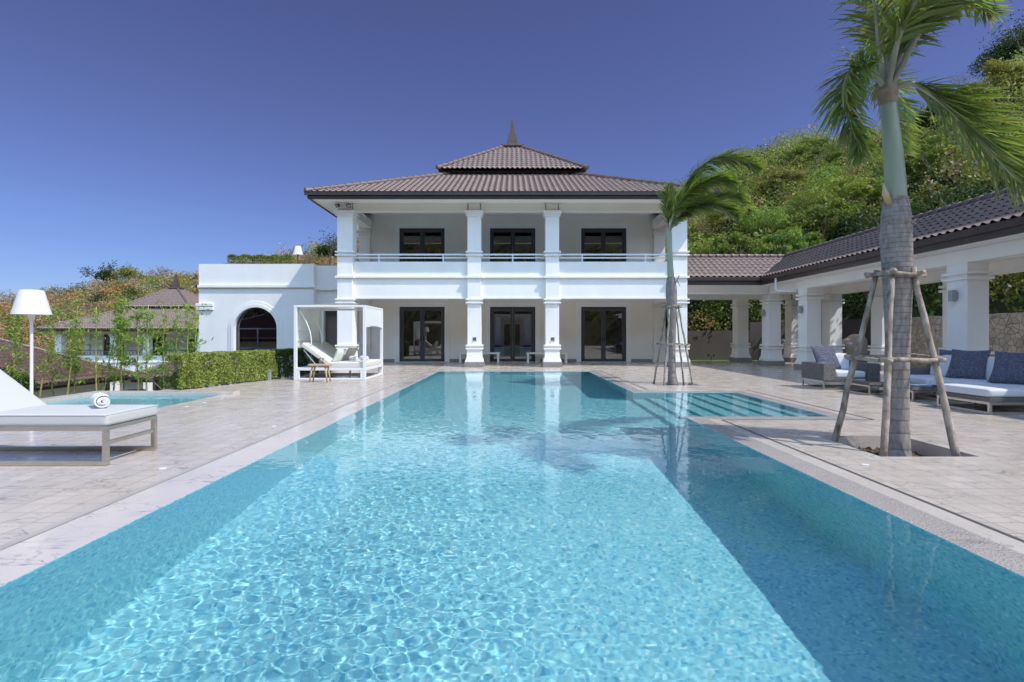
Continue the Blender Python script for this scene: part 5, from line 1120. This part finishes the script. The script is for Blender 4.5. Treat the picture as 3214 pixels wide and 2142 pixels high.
def stakes(pts, top, zc, hts, lab, r=.032, seed=0):
    rr = random.Random(seed); cx, cy_ = top; t = thing('support_frame', (cx, cy_, -.2), lab, 'tree stakes', 'wooden stakes bracing the palms'); tips = []
    for (x, y) in pts:
        k = .72; tx, ty = x + (cx - x) * k, y + (cy_ - y) * k; P = []
        for i in range(9):
            f = i / 8; P.append((x + (tx - x) * f + rr.uniform(-.008, .008), y + (ty - y) * f + rr.uniform(-.008, .008), -.2 + (zc + .02 + .2) * f))
        MB().tube(P, [r * (1.05 - .25 * i / 8 + rr.uniform(-.08, .08)) for i in range(9)], 8).obj('pole', 'stake', t, smooth=True); tips.append(((x, y), (tx, ty)))
    for zh in hts:
        f = (zh + .2) / (zc + .22); q = [Vector((a[0] + (b[0] - a[0]) * f, a[1] + (b[1] - a[1]) * f, zh)) for a, b in tips]; order = [0, 1, 2, 3]
        for i in range(4):
            a, b = q[order[i]], q[order[(i + 1) % 4]]; d = (b - a).normalized(); o = Vector((0, 0, rr.uniform(-.015, .03))); out = ((a + b) / 2 - Vector((cx, cy_, zh))); out.z = 0; out = out.normalized() * .035
            a2 = a - d * .1 + out; b2 = b + d * .1 + out + o * 2
            MB().tube([a2, a2.lerp(b2, .33) + Vector((0, 0, .006)), a2.lerp(b2, .66) - Vector((0, 0, .005)), b2], [r * .72, r * .66, r * .7, r * .6], 8).obj('crossbar', 'stake', t, smooth=True)
    return t
def trunk_prof(x, y, prof, top, k=56, mk='trunk'):
    mb = MB(); mb.tube([(x + px, y, z) for z, r, px in prof], [r for z, r, px in prof], k); return mb
nb = (4.34, 6.1)
palm = thing('palm_tree', (nb[0], nb[1], -.2), 'near palm tree with swollen grey trunk braced by stakes right of the pool', 'palm tree', 'braced palms beside the pool')
def dense(prof, n=90):
    z = np.array([p[0] for p in prof]); zz = np.linspace(z[0], z[-1], n); s = lambda i: np.interp(zz, z, [p[i] for p in prof]); return list(zip(zz, s(1), s(2)))
pr = [(-.22, .21, -.02), (.0, .165, 0), (.3, .14, .01), (.9, .135, .02), (1.4, .15, .02), (1.9, .172, .02), (2.35, .187, .0), (2.6, .172, .0), (2.80, .14, 0)]
pr = [(a, b * .84, c) for a, b, c in pr]; trunk_prof(nb[0], nb[1], dense(pr), 0).obj('trunk', 'trunk', palm, smooth=True)
pr = [(2.79, .125, 0), (2.95, .122, -.005), (3.3, .113, -.03), (3.7, .098, -.07), (3.88, .093, -.09)]
pr = [(a, b * .86, c) for a, b, c in pr]; trunk_prof(nb[0], nb[1], dense(pr), 0).obj('crownshaft', 'shaft', palm, smooth=True)
pr = [(3.86, .088, -.09), (3.92, .10, -.095), (4.0, .105, -.10), (4.08, .085, -.10), (4.16, .045, -.10)]; trunk_prof(nb[0], nb[1], dense(pr), 0).obj('leaf_base', 'husk', palm, smooth=True)
mb = MB(); rr_ = random.Random(5)
for z0, k in ((2.76, 14), (2.52, 12)):
    for i in range(k):
        a = 2 * math.pi * i / k; ra = .128 + (.026 if z0 < 2.7 else -.012); x, y = nb[0] + math.cos(a) * ra, nb[1] + math.sin(a) * ra; mb.tube([(x, y, z0 - .02), (x + math.cos(a + .7) * .05, y + math.sin(a + .7) * .05, z0 + rr_.uniform(-.03, .05))], [.014, .003], 4)
mb.obj('husk', 'husk', palm)
MB().tube([(nb[0] - .1, nb[1] - .05, 2.72), (nb[0] - .17, nb[1] - .07, 2.83), (nb[0] - .2, nb[1] - .08, 2.95)], [.03, .035, .006], 8).obj('bud', 'wood', palm, smooth=True)
cb_ = (nb[0] - .10, nb[1], 4.0)
near = [([(0, 0, 0), (-.27, -.10, .24), (-.52, -.2, .16), (-.66, -.26, -.15), (-.60, -.3, -.5), (-.46, -.3, -.8)], .36, 95, (.1, 0, -.1), .9),
        ([(.05, 0, .02), (.25, -.05, .07), (.5, -.1, -.12), (.72, -.15, -.39), (.95, -.2, -.69), (1.24, -.25, -1.06), (1.52, -.3, -1.27)], .56, 85, (.75, 0, .05), .35),
        ([(0, 0, 0), (-.02, .03, .6), (-.04, .05, 1.3), (.12, .05, 1.95), (.6, 0, 2.3)], .40, 70, (.25, 0, 0), .6),
        ([(.03, 0, .05), (.15, -.03, .45), (.32, -.05, .8), (.68, -.1, 1.15), (1.15, -.15, 1.3), (1.6, -.2, 1.15)], .44, 75, (.5, 0, 0), .4),
        ([(-.03, 0, .05), (-.12, -.05, .45), (-.25, -.15, .95), (-.48, -.3, 1.3), (-.8, -.45, 1.35), (-1.05, -.6, 1.1)], .42, 70, (.15, 0, 0), .8),
        ([(.03, .05, .05), (.2, .2, .5), (.45, .4, 1.0), (.95, .6, 1.45), (1.5, .8, 1.6), (2.0, .9, 1.4)], .44, 75, (.5, 0, 0), .45),
        ([(.04, .05, .03), (.2, .4, .3), (.6, .9, .55), (1.1, 1.4, .35), (1.5, 1.8, -.1)], .42, 60, (.5, 0, 0), .6),
        ([(-.02, -.04, .05), (-.05, -.35, .6), (.05, -.8, 1.0), (.3, -1.3, 1.2), (.6, -1.8, 1.1)], .52, 75, (.3, 0, 0), .5),
        ([(.02, -.04, .05), (.3, -.3, .75), (.8, -.65, 1.3), (1.4, -1.05, 1.5), (2.0, -1.4, 1.35)], .60, 110, (.4, 0, .1), .3)]
for i, (ct, ll, n, wd_, dr) in enumerate(near): frond(palm, cb_, ct, ll * 1.12, .018 if i < 7 else .028, int(n * 2.5), wd_, dr * .8, seed=100 + i, r0=.034, sweep=.8, col=(.20, .26, .075))
stakes([(3.88, 6.55), (3.9, 5.68), (4.7, 5.66), (4.72, 6.56)], nb, 1.98, (.985, 1.94), 'tall rough wooden pole frame bracing the near palm', r=.036, seed=3)
fb = (4.12, 13.9)
palm2 = thing('palm_tree', (fb[0], fb[1], -.2), 'farther wind-bent palm tree in front of the right villa column', 'palm tree', 'braced palms beside the pool')
pr = [(-.22, .17, .02), (.0, .135, .02), (.25, .10, 0), (.9, .085, 0), (1.5, .10, 0), (2.2, .14, -.01), (2.5, .135, -.02), (2.74, .10, -.03)]
trunk_prof(fb[0], fb[1], dense(pr), 0).obj('trunk', 'trunk', palm2, smooth=True)
pr = [(2.735, .085, -.03), (3.1, .075, -.05), (3.6, .07, -.07), (3.86, .08, -.09), (4.0, .055, -.09)]
trunk_prof(fb[0], fb[1], dense(pr), 0).obj('crownshaft', 'shaft', palm2, smooth=True)
MB().tube([(fb[0] + .08, fb[1] - .1, 2.6), (fb[0] + .15, fb[1] - .12, 2.78), (fb[0] + .1, fb[1] - .1, 2.66), (fb[0] + .17, fb[1] - .12, 2.5)], [.02, .015, .02, .006], 6).obj('husk', 'husk', palm2)
cb2 = (fb[0] - .09, fb[1], 3.9)
far = [([(0, 0, 0), (.2, -.05, .64), (.47, -.1, 1.33), (.9, -.1, 1.75), (1.35, -.1, 1.92), (1.86, -.1, 1.86), (2.25, -.1, 1.6)], .52, 110, (.75, 0, -.05), .35),
       ([(.03, 0, .05), (.3, .1, .42), (.65, .2, .72), (1.17, .3, .97), (1.7, .35, 1.03), (2.1, .4, .85)], .52, 100, (.75, 0, .05), .35),
       ([(.03, 0, .05), (.3, -.2, .42), (.7, -.35, .62), (1.15, -.5, .55), (1.5, -.6, .3)], .46, 80, (.8, 0, 0), .4),
       ([(-.02, 0, .03), (-.03, 0, .6), (.0, 0, 1.2)], .34, 60, (.1, 0, .3), .2),
       ([(.03, 0, 0), (.12, -.1, .25), (.3, -.15, .42), (.5, -.2, .42)], .22, 26, (.6, 0, 0), .4),
       ([(0, .05, .02), (.1, .3, .6), (.4, .6, 1.1), (.9, .9, 1.35), (1.4, 1.1, 1.2)], .48, 80, (.75, 0, 0), .4),
       ([(0, -.04, .02), (.1, -.3, .55), (.4, -.6, .95), (.85, -.8, 1.15), (1.3, -.95, 1.0)], .46, 80, (.75, 0, 0), .4)]
for i, (ct, ll, n, wd_, dr) in enumerate(far): frond(palm2, cb2, ct, ll * 1.15, .025, int(n * 2.9), wd_, dr, seed=200 + i, r0=.026, sweep=.75, col=(.19, .27, .07))
stakes([(3.72, 14.25), (3.83, 13.62), (4.6, 13.62), (4.55, 14.25)], fb, 2.0, (1.02, 1.97), 'pole frame with two square rings bracing the farther palm', r=.026, seed=4)

# ------------------------------------------------------------------ hedges, bamboo
def hedge(name, P, w, h, N, lab, cols, seed, leaf=.045, z=0):
    r = np.random.default_rng(seed); t = thing(name, (*P[0][:2], z), lab, 'hedge'); P = np.array(P, float); seg = np.diff(P[:, :2], axis=0); L = np.linalg.norm(seg, axis=1); cum = np.concatenate([[0], np.cumsum(L)])
    s = r.uniform(0, cum[-1], N); k = np.clip(np.searchsorted(cum, s) - 1, 0, len(L) - 1); f = (s - cum[k]) / L[k]; base = P[k, :2] + seg[k] * f[:, None]; nrm = np.stack([seg[k, 1], -seg[k, 0]], 1) / L[k][:, None]   # toward the terrace
    face = r.random(N); a = np.where(face < .5, r.uniform(-.03, .12, N) * r.random(N) ** .5, r.uniform(0, w, N)); zz = np.where(face < .5, r.uniform(.04, h, N), h - r.random(N) ** 2 * .16); low = r.random(N) < np.clip(.42 - zz / h * 1.1, 0, .5) * .9
    wob = .05 * np.sin(s * 5 + 1) * np.sin(zz * 7 + s * 2) + .03 * np.sin(s * 13)
    Q = np.stack([base[:, 0] - nrm[:, 0] * (a + wob), base[:, 1] - nrm[:, 1] * (a + wob), z + zz + .03 * np.sin(s * 9) * (zz > h - .2)], 1)[~low]
    V, F = cards(Q, leaf, aspect=.5, r=r); ci = r.choice(len(cols), len(F), p=[c[1] for c in cols]); T = np.repeat(np.array([cols[i][0] for i in ci]) * r.uniform(.7, 1.3, (len(F), 1)), 4, 0)
    npobj('foliage', V, F, 'leaf', t, tintv=T)
    mb = MB(); q = random.Random(seed)
    for i in range(int(cum[-1] * 9)):
        s0 = q.uniform(0, cum[-1]); kk = min(int(np.searchsorted(cum, s0)) - 1, len(L) - 1); kk = max(kk, 0); b = P[kk, :2] + seg[kk] * (s0 - cum[kk]) / L[kk]; nn = np.array([seg[kk, 1], -seg[kk, 0]]) / L[kk]; b = b - nn * q.uniform(.06, .3)
        for j in range(4):
            mb.tube([(b[0], b[1], z - .1), (b[0] + q.uniform(-.12, .12), b[1] + q.uniform(-.12, .12), z + h * .4), (b[0] + q.uniform(-.25, .25), b[1] + q.uniform(-.2, .2), z + h * .85)], [.012, .008, .003], 4, cap=False)
    mb.obj('stems', 'branch', t); return t
HC = [((.38, .44, .10), .4), ((.25, .33, .08), .3), ((.48, .48, .18), .18), ((.10, .15, .04), .12)]
hedge('hedge', [(-7.5, 12.25), (-6.72, 15.35)], .5, .80, 60000, 'bright green clipped hedge at the left edge of the terrace', HC, 11, .05)
hedge('hedge', [(-6.78, 15.5), (-6.3, 17.5), (-6.1, 18.6)], .8, .80, 30000, 'hedge stretch behind the canopied daybed, leaves coloured dark for its shade', [((.10, .16, .04), .5), ((.06, .10, .03), .3), ((.18, .24, .06), .2)], 12, .05)  # leaf colours darkened to stand for shade from the daybed canopy
hedge('roof_hedge', [(-14.0, 26.5), (-10.9, 26.7)], .6, 1.15, 9000, 'bushy planter hedge on the roof of the white wing', [((.30, .30, .09), .5), ((.18, .22, .06), .5)], 13, .09, 4.05)
def bamboo(xb, yb, xt, H, dens, lab, seed, zb=-.9):
    r = np.random.default_rng(seed); t = thing('bamboo', (xb, yb, zb), lab, 'bamboo', 'young bamboo planted behind the small pool'); n = 14
    P = [np.array((xb + (xt - xb) * (i / n) ** 1.3 + r.normal() * .008, yb + r.normal() * .008, zb + (H - zb) * i / n)) for i in range(n + 1)]
    MB().tube(P, [.024 * (1 - .6 * i / n) for i in range(n + 1)], 7).obj('culm', 'culm', t, smooth=True)
    mb = MB(); L = []
    for i in range(int(30 * dens)):
        f = r.uniform(.30, 1.0) ** .85; k = min(int(f * n), n - 1); p = P[k] + (P[k + 1] - P[k]) * (f * n - k); a = r.uniform(0, 6.28); ln = r.uniform(.10, .30) * (1.15 - .5 * f); d = np.array((math.cos(a), math.sin(a), r.uniform(.15, .8))); e = p + d * ln
        mb.tube([p, p + d * ln * .5 + (0, 0, .03), e], [.005, .003, .002], 3, cap=False)
        m = int(13 * dens + 5); c = p + (e - p) * r.uniform(.25, 1.15, m)[:, None]; L.append(c + r.normal(size=(m, 3)) * (.035 + .03 * f))
    mb.obj('twigs', 'culm', t); L = np.concatenate(L); V, F = cards(L, .12, aspect=.18, r=r, flat=.9); c = np.where(r.random((len(F), 1)) < .25, np.array([(.42, .44, .10)]), np.array([(.20, .34, .06)])) * r.uniform(.7, 1.3, (len(F), 1))
    npobj('leaves', V, F, 'leaf', t, tintv=np.repeat(c, 4, 0)); return t
bl = [(23, 40, 715, 1.3), (84, 128, 712, .8), (118, 122, 770, .6), (150, 178, 705, 1.1), (167, 176, 760, .9), (219, 220, 706, .6), (229, 262, 772, .6), (257, 276, 745, .7), (276, 280, 696, 1.7), (317, 312, 712, .9), (334, 338, 700, 1.0), (373, 375, 710, 1.0), (397, 408, 705, .8), (429, 430, 700, .8), (445, 450, 705, .7)]
words = ['leftmost, thick-leaved', 'pale yellow leaning', 'short slender', 'tall golden leaning', 'half-hidden green', 'straight green bare-stemmed', 'crooked short', 'small leaning', 'densest dark leafy', 'yellow-stemmed upright', 'feathery tall', 'neat round-topped', 'golden-stemmed', 'sparse tall', 'rightmost']
wh_ = ['by the left edge', 'just right of the floor lamp', 'right of the lamp pole', 'over the large brown roof', 'beside the golden one', 'before the distant villa balcony', 'left of the dense clump', 'touching the dense clump', 'in the middle of the row', 'right of the dense clump', 'before the small pavilion roof', 'above the small pavilion', 'near the hedge', 'at the hedge end', 'against the white wing']
for i, (a, b, yt, dn) in enumerate(bl):
    Y = 13.2 + .35 * ((i * 7) % 5) / 2; bamboo(at(a, Y), Y, at(b, Y), 1.25 + (771 - yt) / 1240 * Y, dn, f'{words[i]} bamboo {wh_[i]}', 300 + i)
# leafy shrub behind the lounger at the far left
t = thing('shrub', (-13.2, 13.5, -1), 'dark glossy shrub behind the sun lounger at the left edge', 'shrub'); rr = np.random.default_rng(9); Pq = crown_pts((-13.0, 13.6, -.2), 1.0, 5200, 9, rr, .8, .6); V, F = cards(Pq, .10, aspect=.45, r=rr); npobj('foliage', V, F, 'leaf', t, tintv=tints((.07, .13, .035), len(F), .4, rr)); mb = MB(); branches(mb, (-13.1, 13.6, -1.2), .6, .8, .03, 3, random.Random(2)); mb.obj('stems', 'branch', t)
t = thing('shrub', (-9.0, 12.8, -1), 'loose light green shrub at the left end of the hedge', 'shrub'); Pq = crown_pts((-7.95, 12.75, .15), .42, 2600, 8, rr, 1, .6); V, F = cards(Pq, .055, aspect=.5, r=rr); npobj('foliage', V, F, 'leaf', t, tintv=tints((.2, .28, .06), len(F), .35, rr)); mb = MB(); branches(mb, (-7.95, 12.75, -1.0), .6, .7, .02, 3, random.Random(4)); mb.obj('stems', 'branch', t)
